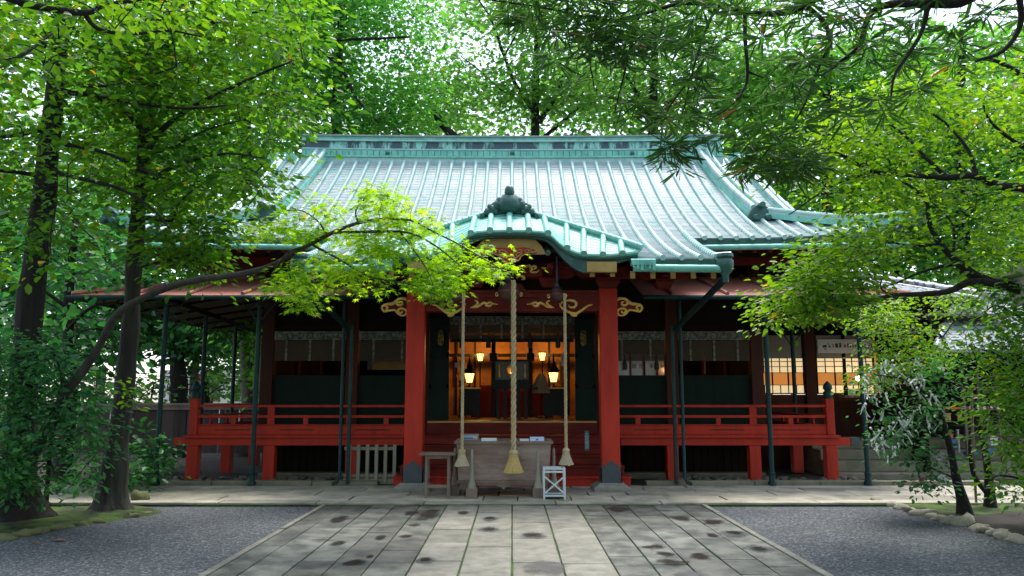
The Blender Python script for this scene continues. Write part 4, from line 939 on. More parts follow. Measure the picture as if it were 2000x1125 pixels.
for x, y in ((-.615,12.06),(.40,12.06),(-.90,12.42),(.66,12.42)):
    mb = MB(); mb.lathe((x,y,0), [(.070,.21),(.060,.25),(.040,.33),(.030,.45),(.026,.58),(.024,.70),(.020,.76),(.008,.79)], 12); lg = obj('leg', mb, M['greywood'], ob, 0, 60)
    mb = MB(); mb.box(x-.085,x+.085,y-.10,y+.62 if y < 12.2 else y+.12,TZ-.01,TZ+.15); obj('foot', mb, M['wood'], lg, .012)
def flat_thing(name, label, cat, p0, p1, y0, y1, z, m, th=.006, tilt=0, group=None):
    mb = MB(); mb.add([(p0,y0,z),(p1,y0,z),(p1,y1,z+tilt),(p0,y1,z+tilt),(p0,y0,z+th),(p1,y0,z+th),(p1,y1,z+th+tilt),(p0,y1,z+th+tilt)], [(0,3,2,1),(4,5,6,7),(0,1,5,4),(1,2,6,5),(2,3,7,6),(3,0,4,7)])
    return tag(obj(name, mb, m), label, cat, group)
zt = bz1+.047
t = thing('picture_frame', 'small wooden framed notice leaning on the left end of the offering box', 'frame', (-.70, 12.22, zt))
mb = MB(); fx0, fx1 = -.80, -.52
for a in ((fx0,fx1,0,.02),(fx0,fx1,.085,.105)): mb.box(a[0],a[1],12.20,12.225,zt+a[2],zt+a[3])
mb.box(fx0,fx0+.02,12.2,12.225,zt+.0201,zt+.0849); mb.box(fx1-.02,fx1,12.2,12.225,zt+.0201,zt+.0849); obj('frame', mb, M['boxwood'], t)
mb = MB(); mb.box(fx0+.02,fx1-.02,12.215,12.22,zt+.02,zt+.085); nt_ = obj('notice', mb, M['bluep'], t)
mb = MB(); mb.box(fx0+.05,fx1-.09,12.211,12.2145,zt+.028,zt+.05); mb.mi = 1; mb.box(fx1-.09,fx1-.04,12.211,12.2145,zt+.028,zt+.045); obj('picture', mb, [M['bluebox'], M['goldp']], nt_)
flat_thing('paper_sheet', 'white paper lying between the framed notice and the middle rope', 'paper', -.48, -.24, 12.12, 12.3, zt, M['white'], .01, .03)
flat_thing('paper_sheet', 'white paper lying just right of the middle rope', 'paper', .12, .26, 12.12, 12.3, zt, M['white'], .008, .02)
t = thing('notice_card', 'pale blue folded card on the right end of the offering box', 'card', (.38,12.2,zt)); mb = MB(); mb.add([(.28,12.13,zt),(.50,12.13,zt),(.50,12.24,zt+.06),(.28,12.24,zt+.06)], [(0,1,2,3)]); mb.add([(.28,12.35,zt),(.50,12.35,zt),(.50,12.244,zt+.06),(.28,12.244,zt+.06)], [(3,2,1,0)]); obj('card', mb, M['bluep'], t); mb = MB(); mb.add([(.36,12.148,zt+.012),(.42,12.148,zt+.012),(.39,12.185,zt+.034)], [(0,1,2)]); obj('printed_mark', mb, M['ink'], t)
mb = MB(); p = at(928,905,11.93); mb.tube([p, at(936,912,11.9), at(944,918,11.9)], .006, 5); tag(obj('bamboo_skewer', mb, M['wood']), 'thin pale stick poking out beside the left rope tassel', 'stick')
# table
tb = thing('wooden_table', 'narrow weathered wooden table left of the offering box', 'table', (-1.15, 12.1, TZ))
mb = MB(); mb.box(-1.43,-.86,11.95,12.38,.70,.725); obj('tabletop', mb, M['wood'], tb, .004)
for x in (-1.31,-.97):
    for y in (12.02,12.31):
        mb = MB(); mb.beam((x,y,TZ),(x,y,.699),.042,.042); obj('leg', mb, M['wood'], tb, .004)
for a_, b_ in (((-1.29,12.02,.235),(-.99,12.02,.235)),((-1.31,12.042,.3),(-1.31,12.288,.3)),((-.97,12.042,.3),(-.97,12.288,.3)),((-1.29,12.02,.67),(-.99,12.02,.67))): obj('stretcher', MB().beam(a_,b_,.03,.045), M['wood'], tb, .003)
# white stand
ws = thing('umbrella_stand', 'white metal stand with crossed braces beside the right end of the offering box', 'stand', (.65, 11.98, TZ))
c = gr(1083,976,TZ); sx0, sx1, sy0, sy1, szt = c.x-.155, c.x+.155, c.y-.02, c.y+.23, .53
mb = MB()
for x in (sx0, sx1):
    for y in (sy0, sy1): mb.beam((x,y,TZ),(x,y,szt),.026,.026)
for z in (szt-.015, TZ+.06):
    for y in (sy0, sy1): mb.beam((sx0+.014,y,z),(sx1-.014,y,z),.024,.028)
    for x in (sx0, sx1): mb.beam((x,sy0+.014,z),(x,sy1-.014,z),.024,.028)
mb.beam((sx0+.013,sy0,szt-.06),(sx1-.013,sy0,szt-.06),.02,.03); obj('frame', mb, M['wmetal'], ws, .003)
mb = MB(); mb.beam((sx0+.01,sy0-.016,TZ+.1),(sx1-.01,sy0-.016,szt-.13),.008,.022); obj('brace', mb, M['wmetal'], ws); mb = MB(); mb.beam((sx1-.01,sy0-.026,TZ+.1),(sx0+.01,sy0-.026,szt-.13),.008,.022); obj('brace', mb, M['wmetal'], ws)
mb = MB(); mb.box(sx0+.02,sx1-.02,sy0+.02,sy1-.02,TZ+.03,TZ+.055); obj('drip_tray', mb, M['tgreen'], ws)
# plaque on the steps
pl = thing('sign_plaque', 'narrow blue-green plaque with white vertical writing on the red steps by the right pillar', 'sign', at(1146,860,13.55))
a, b = at(1141.5,841,13.45), at(1151,881,13.45); mb = MB(); mb.box(a.x,b.x,13.44,13.46,b.z,a.z); obj('board', mb, M['plaqueb'], pl, .003)
def text_part(txt, size, loc, m, parent, name='lettering'):
    cu = bpy.data.curves.new(name, 'FONT'); cu.body = txt; cu.size = size; cu.align_x = 'CENTER'; cu.align_y = 'CENTER'; cu.space_line = .95; cu.materials.append(m); cu.extrude = .0005
    o = bpy.data.objects.new(name, cu); o.location = loc; o.rotation_euler = (R(90),0,0); COL.objects.link(o); o.parent = parent
    if parent.type == 'EMPTY': o.matrix_parent_inverse = Matrix.Translation(-parent.location)
    dg = bpy.context.evaluated_depsgraph_get(); me = bpy.data.meshes.new_from_object(o.evaluated_get(dg)); me.name = name
    q = bpy.data.objects.new(name, me); q.location = loc; q.rotation_euler = (R(90),0,0); COL.objects.link(q); q.parent = parent; q.matrix_parent_inverse = o.matrix_parent_inverse.copy()
    if not me.materials: me.materials.append(m)
    bpy.data.objects.remove(o); return q
text_part('土\n足\n厳\n禁', .075, ((a.x+b.x)/2, 13.437, (a.z+b.z)/2), mat('pale_lettering', (.42,.58,.6), (.36,.5,.52), 5, .7), pl)
# pale lattice gate left of the porch
gt = thing('lattice_gate', 'pale grey wooden slat gate standing under the veranda left of the porch', 'gate', (-2.46, 13.95, TZ))
x0, x1 = at(683,900,14.0).x, at(771,900,14.0).x
for k in range(6): x = x0 + (x1-x0)*k/5; mb = MB(); mb.box(x-.03,x+.03,13.95,13.985,TZ+.02,.74); obj('slat', mb, M['greywood'], gt, .004)
for z, h in ((.64,.06),(.17,.05),(.045,.10)): mb = MB(); mb.box(x0-.1,x1+.0,13.987,14.02,z,z+h); obj('rail', mb, M['greywood'], gt, .004)
# ================================================================== BLINDS IN THE BAYS
def blind(label, x0, x1, D, zt, zv, zb, nb, tas):
    t = thing('reed_blind', label, 'blind', ((x0+x1)/2, D, zb), 'reed blinds across the front openings')
    mb = MB(); n = int((zv-zb)/.016)
    for k in range(n): z = zb + k*.016; mb.box(x0, x1, D, D+.009, z, z+.014)
    obj('reeds', mb, M['blind'], t)
    mb = MB(); mb.box(x0-.01, x1+.01, D-.02, D-.001, zv, zt); va = obj('valance', mb, M['valance'], t)
    mb = MB(); w = (zt-zv); m_ = int((x1-x0)/(w*1.15))
    for k in range(m_):
        x = x0 + (k+.5)*(x1-x0)/m_; mb.tube([(x+w*.36*math.cos(a_), D-.024, (zt+zv)/2+w*.36*math.sin(a_)) for a_ in [2*math.pi*i/14 for i in range(15)]], .006, 5, False)
    obj('woven_crest', mb, M['tassel'], va)
    for k in range(nb):
        x = x0 + (x1-x0)*(k+.5)/nb; mb = MB(); mb.box(x-.02,x+.02,D-.013,D-.002,zb,zv); obj('tape', mb, M['valance'], t)
    for x in tas:
        mb = MB(); mb.tube([(x,D-.04,zb+.12),(x,D-.04,zb-.02)], .01, 6); mb.lathe((x,D-.04,zb-.18), [(.045,0),(.05,.05),(.045,.12),(.03,.16),(.035,.18),(.02,.2)], 12); obj('tassel', mb, M['tassel'], t, 0, 60)
BL = DW - .13
names = ['dim reed blind over the outermost left bay, dark gap and shutter below', 'dim reed blind over the bay just left of the porch, ochre beam below', 'dim reed blind over the bay just right of the porch, white votive sheets below', 'dim reed blind over the outer right bay beside the lit paper windows']
for (a, b), nm, nb, tas in zip(BAYS, names, (3,2,2,3), ((), (at(740,0,BL).x,), (at(1206,0,BL).x, at(1264,0,BL).x), ())):
    blind(nm, a+.02, b-.02, BL+.05, z_vt, z_vb, z_bb, nb, tas)
BC = DW-.1
blind('wide dark reed blind over the lit central doorway', -1.26, 1.26, BC, at(0,618,BC).z, at(0,634,BC).z, at(0,662,BC).z, 6, [at(p,0,BC).x for p in (908,957,1033,1084)])
tag(obj('lintel_cloth', MB().box(-1.24,1.24,BC+.03,BC+.035,at(0,668,BC).z,at(0,655,BC).z), M['green']), 'thin green cloth strip under the central blind', 'cloth')
# white votive sheets
for k, (p0, p1, txt) in enumerate(((1204,1229,'奉\n納'),(1233,1255,'献\n燈'),(1260,1281,'奉'),(1285,1299,'納'))):
    a, b = at(p0,696,15.72), at(p1,732,15.72)
    lab = ['white paper sheet with ink writing, nearest the right porch pillar', 'white paper sheet with two columns of ink writing, second from the porch pillar', 'white paper sheet partly behind a black tassel', 'narrow white paper sheet beside a small orange light'][k]
    t = thing('votive_sheet', lab, 'paper', ((a.x+b.x)/2,15.72,b.z), 'white votive sheets in the right bay'); mb = MB(); mb.box(a.x,b.x,15.72,15.73,b.z-.05,a.z+.05); obj('sheet', mb, M['white'], t)
    mb = MB(); mb.box(b.x+.004,b.x+.034,15.71,15.735,b.z-.05,a.z+.05); obj('red_edging', mb, M['crimson'], t)
    text_part(txt if k != 1 else '献 燈', .11 if k < 2 else .09, ((a.x+b.x)/2+.02, 15.716, (a.z+b.z)/2-.02), M['ink'], t)
t = thing('oil_lamp', 'tiny orange flame lamp at the right edge of the white votive sheets', 'lamp', at(1301,722,15.66)); mb = MB(); q = at(1301,722,15.66); mb.lathe(q, [(.012,-.03),(.022,-.01),(.018,.02),(.004,.035)], 10); obj('flame', mb, M['flame'], t); mb = MB(); mb.lathe(q, [(.02,-.06),(.03,-.04),(.02,-.031)], 10); obj('holder', mb, M['iron'], t)
# ================================================================== INSIDE THE HALL
def lantern(label, px, ytop, ybot, D, wpx, base_py, tall):
    a, b = at(px,ytop,D), at(px,ybot,D); r = wpx/2*D/1500; h = a.z-b.z; zb = base_py
    t = thing('paper_lantern', label, 'lantern', (a.x, D, zb), 'lit paper lanterns inside the hall')
    mb = MB(); mb.lathe((a.x,D,b.z), [(r*.55,0),(r*.75,h*.4),(r*1.0,h*.88),(r*1.02,h*.9)], 6, False); obj('shade', mb, M['lampshade'], t)
    mb = MB()
    for j in range(6):
        c_, s_ = math.cos(2*math.pi*j/6), math.sin(2*math.pi*j/6); mb.tube([(a.x+r*.57*c_, D+r*.57*s_, b.z), (a.x+r*1.04*c_, D+r*1.04*s_, b.z+h*.95)], .006, 4)
    mb.lathe((a.x,D,b.z), [(r*.6,-.02),(r*.6,.0)], 6); mb.lathe((a.x,D,b.z), [(r*1.05,h*.86),(r*1.08,h*.9),(r*1.08,h*.97),(r*1.02,h)], 6, False); obj('frame', mb, M['black'], t)
    mb = MB(); mb.tube([(a.x,D,b.z-.02),(a.x,D,zb+.03)], .016, 8); mb.lathe((a.x,D,zb), [(.09,0),(.08,.02),(.03,.035),(.02,.06)], 12); obj('stand', mb, M['black'], t)
    if not tall:
        mb = MB(); mb.lathe((a.x,D,b.z+h), [(r*1.45,.0),(r*1.2,.03),(r*.6,.10),(r*.3,.22),(r*.12,.36),(.004,.42)], 6); obj('cap', mb, M['black'], t)
    ld = bpy.data.lights.new('lantern_light', 'POINT'); ld.energy = 17 if tall else 18; ld.color = (1,.42,.09); ld.shadow_soft_size = .06
    lo = bpy.data.objects.new('lantern_light', ld); lo.location = (a.x, D, a.z+.07); COL.objects.link(lo); lo.parent = t; lo.matrix_parent_inverse = Matrix.Translation(-t.location)
ztab = at(0,757,17.4).z
lantern('short glowing paper lantern on the left side table', 917, 727, 747, 17.4, 19, ztab+.012, 0)
lantern('short glowing paper lantern on the right side table', 1081, 725, 746, 17.4, 19, ztab+.012, 0)
lantern('tall glowing paper lantern on a thin pole left of the altar', 938, 689, 705, 18.6, 14, FLZ, 1)
lantern('tall glowing paper lantern on a thin pole right of the altar', 1059, 687, 704, 18.6, 14, FLZ, 1)
for s, lab in ((-1,'black lacquer side table with a gilt top left of the altar'), (1,'black lacquer side table with a gilt top right of the altar')):
    x = at(1000+s*82, 757, 17.4).x; t = thing('side_table', lab, 'table', (x,17.4,FLZ), 'side tables flanking the altar')
    mb = MB(); mb.box(x-.24,x+.24,17.2,17.6,ztab-.03,ztab); obj('tabletop', mb, M['gold'], t, .004)
    mb = MB(); mb.box(x-.23,x+.23,17.22,17.58,FLZ+.06,ztab-.032); obj('apron', mb, M['black'], t)
    for qx in (-.2,.2):
        for qy in (17.25,17.55): mb = MB(); mb.box(x+qx-.025,x+qx+.025,qy-.025,qy+.025,FLZ,FLZ+.059); obj('leg', mb, M['black'], t)
al = thing('altar_table', 'black lacquered altar table in front of the red felt dais', 'altar', (0,17.0,FLZ)); za = at(0,742,17.0).z
x0, x1 = at(966,0,17).x, at(1034,0,17).x
mb = MB(); mb.box(x0,x1,16.8,17.2,za-.2,za); mb.box(x0-.16,x1+.16,16.85,17.15,za-.19,za-.165); obj('tabletop', mb, M['black'], al, .006)
for x in (-.3,-.15,.15,.3):
    for y in (16.86,17.14): mb = MB(); mb.box(x-.035,x+.035,y-.035,y+.035,FLZ,za-.201); obj('leg', mb, M['black'], al)
t = thing('mirror_case', 'glazed case holding a dim round mirror on the altar table', 'mirror case', (0,17.0,za)); zm = at(0,706,17.0).z; a, b = at(969,0,17).x, at(1031,0,17).x
mb = MB()
for x in (a, b): mb.box(x-.012,x+.012,16.98,17.02,za+.001,zm)
mb.box(a-.03,b+.03,16.97,17.03,zm,zm+.025); obj('frame', mb, M['black'], t); mb = MB(); mb.box(a+.012,b-.012,17.01,17.014,za+.002,zm-.001); obj('pane', mb, M['glassd'], t)
mb = MB(); mb.lathe((0,0,0), [(.001,.01),(.10,.008),(.115,0)], 20, False); mb.v = [(vx+.0, 16.99-vz, vy+(za+zm)/2+.03) for vx,vy,vz in mb.v]; obj('mirror', mb, M['gold'], t, 0, 60)
for px in (975,1026): mb = MB(); q = at(px,735,16.95); mb.lathe(q, [(.018,-.03),(.02,.05),(.01,.12),(.016,.2),(.022,.26)], 10); tag(obj('brass_vase', mb, M['gold'], None, 0, 60), 'slender brass vase at the %s of the mirror case' % ('left' if px < 1000 else 'right'), 'vase', 'vases on the altar')
t = thing('candle', 'single small lit candle in the middle of the altar', 'candle', at(999,728,16.9)); q = at(999,728,16.9); mb = MB(); mb.lathe(q, [(.008,-.02),(.018,.0),(.014,.03),(.003,.06)], 8); obj('flame', mb, M['flame'], t); mb = MB(); mb.tube([q+Vector((0,0,-.02)), Vector((q.x,16.9,za))], .012, 8); obj('wax', mb, M['white'], t)
t = thing('veiled_stand', 'stand draped with a beige veil right of the altar', 'stand', (at(1053,0,17.1).x,17.1,FLZ)); x = t.location.x; za2, zb2 = at(0,729,17.1).z, at(0,768,17.1).z
mb = MB(); n = 18; prof = [(.04,za2),(.10,za2-.08),(.15,za2-.25),(.19,zb2)]
vs = [(x+r_*(1+.12*(j%2))*math.cos(2*math.pi*j/n), 17.1+r_*(1+.12*(j%2))*math.sin(2*math.pi*j/n)*.6, z) for r_, z in prof for j in range(n)]
mb.add(vs, [(i*n+j,i*n+(j+1)%n,(i+1)*n+(j+1)%n,(i+1)*n+j) for i in range(3) for j in range(n)]); obj('veil', mb, M['cloth'], t, 0, 60)
mb = MB(); mb.tube([(x,17.1,za2),(x,17.1,FLZ)], .018, 8); mb.lathe((x,17.1,FLZ), [(.14,0),(.12,.03),(.04,.06)], 12); obj('pole', mb, M['black'], t)
for px0, px1, y0, y1, m_, lab in ((1093,1106,715,748,M['orange'],'orange paper streamer hanging at the right of the hall interior'),(887,896,708,718,M['white'],'small white card on the left inner post of the hall'),(1096,1101,690,715,M['white'],'white paper strip above the orange streamer'),(884,888,695,756,M['crimson'],'red hanging banner at the left of the hall interior')):
    a, b = at(px0,y0,17.0), at(px1,y1,17.0); mb = MB(); mb.box(a.x,b.x,17.0,17.008,b.z,a.z); tag(obj('hanging_banner' if y1-y0 > 15 else 'paper_card', mb, m_), lab, 'banner' if y1-y0 > 15 else 'card')
# ================================================================== FENCE, FAR SIDE LEFT
fe = thing('plank_fence', 'dark plank fence with a pale cap rail behind the left veranda', 'fence', (-10,20.5,0))
mb = MB(); rnd = random.Random(2); x = -16.0
while x < -4.8: w = rnd.uniform(.13,.17); mb.box(x,x+w,20.5+rnd.uniform(0,.012),20.525,.12,1.27); x += w + rnd.choice((.008,.008,.03))
obj('plank', mb, M['fence'], fe)
mb = MB(); mb.box(-16,-4.8,20.42,20.62,1.35,1.41); mb.box(-16,-4.8,20.46,20.56,1.24,1.349); obj('cap_rail', mb, M['wood'], fe)
for k in range(7): mb = MB(); x = -15.6+k*1.75; mb.box(x-.06,x+.06,20.53,20.65,0,1.33); obj('post', mb, M['dwood'], fe)
# far buildings and red-and-white banner glimpsed between trunks
b_ = thing('distant_building', 'pale far building glimpsed between the tree trunks left', 'building', (-24,60,0))
mb = MB(); mb.box(-27,-20.5,60,66,0,3.6); obj('wall', mb, mat('white_render', (.8,.76,.76), (.74,.7,.7), .5, .9), b_)
for i in range(4):
    for j in range(1): mb = MB(); mb.box(-26.5+i*1.6,-25.8+i*1.6,59.93,59.99,1.2,2.4); obj('window', mb, M['glassd'], b_)
mb = MB(); mb.box(-24.4,-22.4,59.6,59.98,2.7,3.3); obj('red_awning', mb, M['crimson'], b_)
for px, D, lab in ((198,26,'slim red and white banner on a pole left behind the maple trunk'),(411,30,'red and white banner seen between the awning poles')):
    q = at(px, 722, D); t = thing('prayer_banner', lab, 'banner', (q.x,D,0), 'red and white banners beyond the fence'); mb = MB(); mb.tube([(q.x-.2,D,0),(q.x-.2,D,q.z+.1)], .02, 6); obj('pole', mb, M['greywood'], t)
    mb = MB(); mb.mi = 0; mb.box(q.x-.17,q.x+.17,D,D+.01,q.z-1.3,q.z); mb.mi = 1
    for k in range(4): mb.box(q.x-.09,q.x+.09,D-.004,D-.001,q.z-.28-.3*k,q.z-.1-.3*k)
    obj('cloth', mb, [M['crimson'], M['white']], t)
# ================================================================== OFFICE AND SHOP ON THE RIGHT
of = thing('shrine_office', 'low shrine office with lit paper windows and a grey tiled roof right of the hall', 'building', (8,18,0)); OD = 17.6
def ox(px): return at(px,700,OD).x
def oz(py): return at(1500,py,OD).z
zs = oz(768)
mb = MB(); mb.box(5.1, 10.4, OD+.1, OD+.2, zs-.02+0, zs+.0); mb.box(5.1,10.4,OD+.1,21,.0,zs-.03); obj('wall', mb, M['brown'], of)
mb = MB(); mb.box(5.1, 10.4, OD+.05, OD+.15, oz(655), 3.9); mb.box(5.1,10.4,20.9,21,zs,3.9); mb.box(10.3,10.4,OD+.2,20.9,zs,3.9); obj('wall', mb, M['dwood'], of)
mb = MB(); mb.box(ox(1572),ox(1592),OD-.02,OD+.1,.7,3.5); obj('wall_post', mb, M['brown'], of); mb = MB(); mb.box(ox(1735),ox(1745),OD-.02,OD+.1,.7,3.5); obj('wall_post', mb, M['brown'], of)
mb = MB(); mb.box(5.15,10.3,OD+.16,20.8,3.4,3.45); obj('ceiling', mb, M['plaster'], of)
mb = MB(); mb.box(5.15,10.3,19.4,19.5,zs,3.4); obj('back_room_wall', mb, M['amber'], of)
def shoji(pa, pb, ncol):
    w = (ox(pb)-ox(pa)); x0, x1 = ox(pa), ox(pb)
    mb = MB(); mb.box(x0,x1,OD+.03,OD+.045,oz(700),oz(655)); wn_ = obj('window', mb, M['shojiw'], of)
    mb = MB(); mb.box(x0,x1,OD+.03,OD+.045,oz(727.5),oz(700)); mb.box(x0,x1,OD+.03,OD+.045,oz(768),oz(752)); obj('lit_pane', mb, M['shoji'], wn_)
    mb = MB()
    for k in range(ncol+1): x = x0+w*k/ncol; mb.box(x-.008,x+.008,OD+.005,OD+.028,oz(728),oz(700)); mb.box(x-.008,x+.008,OD+.005,OD+.028,oz(768),oz(752))
    for py in (706,716,728,752,768): mb.box(x0,x1,OD,OD+.024 ,oz(py+.6),oz(py-.6))
    for k in range(0,ncol+1,2): x = x0+w*k/ncol; mb.box(x-.015,x+.015,OD-.005,OD+.02,oz(752),oz(728))
    mb.box(x0-.02,x0+.015,OD-.01,OD+.05,oz(770),oz(655)); mb.box(x1-.015,x1+.02,OD-.01,OD+.05,oz(770),oz(655)); obj('window_lattice', mb, M['dwood'], wn_)
shoji(1476, 1569, 6); shoji(1594, 1647, 3); shoji(1650, 1705, 4)
mb = MB(); mb.box(ox(1632),ox(1780),OD-.35,OD-.02,oz(777),oz(772)); obj('counter', mb, M['wood'], of, .006)
# roof slopes of grey tile
mb = MB(); za_, zb_ = at(1640,578,16.4).z, at(1700,520,19.2).z
mb.grid([[(5.6,16.4,za_),(9.6,16.4,za_)],[(5.6,19.4,zb_),(8.6,19.4,zb_)]]); obj('roof', mb, M['greytile'], of)
mb = MB(); A, B_ = Vector((7.2,19.4,zb_+.05)), Vector((10.3,16.6,at(1905,578,16.6).z)); path, rad = [], []
for k in range(12): path += [A.lerp(B_,k/12), A.lerp(B_,(k+.9)/12)]; rad += [.13,.11]
mb.tube(path, rad, 10); mb.beam(A-Vector((0,0,.16)), B_-Vector((0,0,.16)), .2, .2); mb.tube([A-Vector((.2,.2,.1)), B_-Vector((.2,.2,.1))], .07, 8); obj('roof_ridge', mb, M['greytile'], of, 0, 45)
mb = MB(); z0 = at(1700,652,16.3).z; mb.grid([[(7.3,16.2,z0),(10.6,16.2,z0)],[(7.3,17.4,z0+.36),(10.6,17.4,z0+.36)]]); obj('pent_roof', mb, mat('pale_tin', (.42,.46,.5), (.34,.37,.4), 3, .45), of)
mb = MB(); mb.box(7.3,10.6,16.15,16.25,z0-.09,z0-.01); obj('pent_edge', mb, M['dwood'], of)
mb = MB(); mb.box(5.1,10.4,15.9,17.6,3.25,3.3); obj('eave_soffit', mb, M['tan'], of)
for k in range(4):
    mb = MB(); z = .70-.20*k; mb.box(6.35,11.2,16.55-.42*k,17.5,z-.2+.002,z); obj('step', mb, M['concrete'], of, .015)
# posters
t = thing('poster', 'long white poster with a row of small charm pictures above the office window', 'poster', (ox(1660),OD-.03,oz(676)))
mb = MB(); mb.box(ox(1597),ox(1726),OD-.04,OD-.03,oz(690),oz(663)); obj('sheet', mb, M['white'], t)
mb = MB()
for px, w, h, mi in ((1611,7,5,0),(1609,5,3,1),(1620,4,3,2),(1627,2,7,1),(1634,5,8,2),(1641,4,9,0),(1650,3,6,1),(1656,3,8,1),(1661,3,9,1),(1666,2,5,2),(1671,2,5,2),(1684,3,6,0),(1690,3,7,2),(1696,3,7,1),(1702,3,6,1),(1708,4,6,2),(1716,3,7,0)):
    mb.mi = mi; mb.box(ox(px-w/2),ox(px+w/2),OD-.043,OD-.041,oz(679),oz(679-h))
mb.mi = 1; mb.box(ox(1609),ox(1614),OD-.043,OD-.041,oz(683),oz(681)); obj('pictures', mb, [M['plaqueb'], M['crimson'], M['ink']], t)
t = thing('notice_board', 'grey notice board with a red charm strip beside the office window', 'notice board', (ox(1766),OD-.3,oz(700))); mb = MB(); mb.box(ox(1742),ox(1792),OD-.3,OD-.27,oz(760),oz(660)); obj('board', mb, M['wmetal'], t)
mb = MB(); mb.box(ox(1755),ox(1766),OD-.31,OD-.302,oz(733),oz(695)); obj('charm_strip', mb, M['crimson'], t); mb = MB(); mb.box(ox(1757),ox(1764),OD-.315,OD-.311,oz(722),oz(719)); obj('charm_seal', mb, M['gold'], t)
t = thing('desk_lamp', 'small bright lamp shining behind leaves at the office counter', 'lamp', at(1676,739,17.2)); q = at(1676,739,17.2); mb = MB(); mb.lathe(q, [(.02,-.05),(.055,-.02),(.055,.03),(.02,.06)], 12); obj('bulb', mb, M['bulb'], t); mb = MB(); mb.tube([q-Vector((0,0,.05)), Vector((q.x,17.2,oz(771)))], .012, 6); obj('stem', mb, M['black'], t)
t = thing('price_card', 'white card with small red and dark pictures on the office counter', 'card', at(1666,768,17.3)); a, b = at(1656,759,17.3), at(1680,773,17.3); mb = MB(); mb.box(a.x,b.x,17.3,17.31,b.z,a.z); obj('card', mb, M['white'], t); mb = MB(); mb.box(a.x+.03,a.x+.1,17.294,17.298,b.z+.05,a.z-.03); mb.mi = 1; mb.box(b.x-.1,b.x-.04,17.294,17.298,b.z+.03,a.z-.05); obj('pictures', mb, [M['crimson'], M['ink']], t)
t = thing('black_vase', 'small black box standing on the counter by the railing knob', 'box', at(1652,765,17.35)); a, b = at(1648,754,17.35), at(1657,774,17.35); mb = MB(); mb.lathe(((a.x+b.x)/2,17.35,b.z), [(.04,0),(.055,.05),(.055,.18),(.045,.22)], 12); obj('body', mb, M['black'], t)
# shop building
sh = thing('votive_shop', 'small open-fronted votive stall with a grey tiled roof behind the right trees', 'building', (9.9,16.3,0)); SD = 15.6
def sxz(px, py, D=SD): q = at(px,py,D); return q.x, q.z
mb = MB(); e0, e1 = at(1828,682,15.0), at(1990,682,15.0); r0, r1 = at(1870,585,17.4), at(2050,585,17.4)
mb.grid([[(e0.x,15.0,e0.z),(e1.x+2,15.0,e0.z)],[(r0.x,17.4,r0.z),(r1.x+2,17.4,r0.z)]]); mb.grid([[(e0.x,15.0,e0.z-.06),(e1.x+2,15.0,e0.z-.06)],[(e0.x,15.0,e0.z),(e1.x+2,15.0,e0.z)]])
obj('roof', mb, M['greytile'], sh)
mb = MB(); path, rad = [], []
for k in range(10): a = Vector((e0.x,15.0,e0.z)).lerp(Vector((r0.x,17.4,r0.z)),k/10); b = Vector((e0.x,15.0,e0.z)).lerp(Vector((r0.x,17.4,r0.z)),(k+.9)/10); path += [a,b]; rad += [.09,.075]
mb.tube(path, rad, 8); mb.tube([(r0.x,17.4,r0.z+.06),(r1.x+2,17.4,r0.z+.06)], .12, 10); obj('roof_ridge', mb, M['greytile'], sh, 0, 45)
mb = MB(); x0 = sxz(1800,800)[0]; mb.box(x0,x0+3.6,17.3,17.4,0,3.0); mb.box(x0,x0+.1,15.6,17.3,0,2.6); obj('wall', mb, M['dwood'], sh)
mb = MB(); zc = sxz(0,836)[1]
for py in (760,800,833,852): q = sxz(1850,py); mb.box(sxz(1838,0)[0],sxz(1960,0)[0],16.0,16.5,q[1]-.02,q[1])
for px in (1838,1866,1900,1958): q = sxz(px,0)[0]; mb.box(q,q+.05,15.98,16.02,0,2.1)
obj('shelf', mb, M['wood'], sh)
def goods(name, lab, cat, p0, p1, y0, y1, m_, d=.15, y=16.03):
    a, b = at(p0,y0,y), at(p1,y1,y); mb = MB(); mb.box(a.x,b.x,y,y+d,b.z,a.z); mb.box(a.x-.008,b.x+.008,y-.008,y+d+.008,a.z-.012,a.z+.012); tag(obj(name, mb, m_, None, .008), lab, cat)
goods('plastic_crate', 'blue plastic box on the lowest stall shelf', 'crate', 1857, 1868, 858, 876, M['bluebox']); goods('plastic_tray', 'low blue tray on the bottom stall shelf', 'tray', 1888, 1912, 883, 889, M['bluebox'])
goods('paper_bag', 'white box on the right of the stall shelves', 'box', 1934, 1950, 856, 870, M['white']); goods('amulet_box', 'orange and brown amulet box on the stall counter', 'box', 1852, 1862, 848, 856, M['orange'])
goods('plastic_crate', 'blue plastic crate behind the right thin trunk', 'crate', 1928, 1942, 876, 890, M['bluebox']); goods('paper_roll', 'upright white paper roll beside the blue box', 'paper', 1871, 1876, 840, 885, M['white'], .06)
goods('wooden_plaque', 'bare wooden votive plaque at the left of the stall rail', 'plaque', 1846, 1858, 808, 824, M['yellow'], .02, 15.9); goods('wooden_plaque', 'bare wooden votive plaque next to the upright white roll', 'plaque', 1870, 1880, 808, 822, M['yellow'], .02, 15.9)
t = thing('charm_rail', 'horizontal rail hung with red and white charms at the stall', 'rail', at(1890,797,15.85)); a, b = at(1825,797,15.85), at(1958,797,15.85); mb = MB(); mb.beam(a,b,.03,.04); obj('bar', mb, M['orange'], t)
for k in range(12): p_ = a.lerp(b, .42+.05*k); mb = MB(); mb.tbox(p_.x,15.82,p_.z-.02,p_.z+.04,.03,.015,.025,.012); obj('charm', mb, M['crimson'] if k % 2 else M['white'], t)
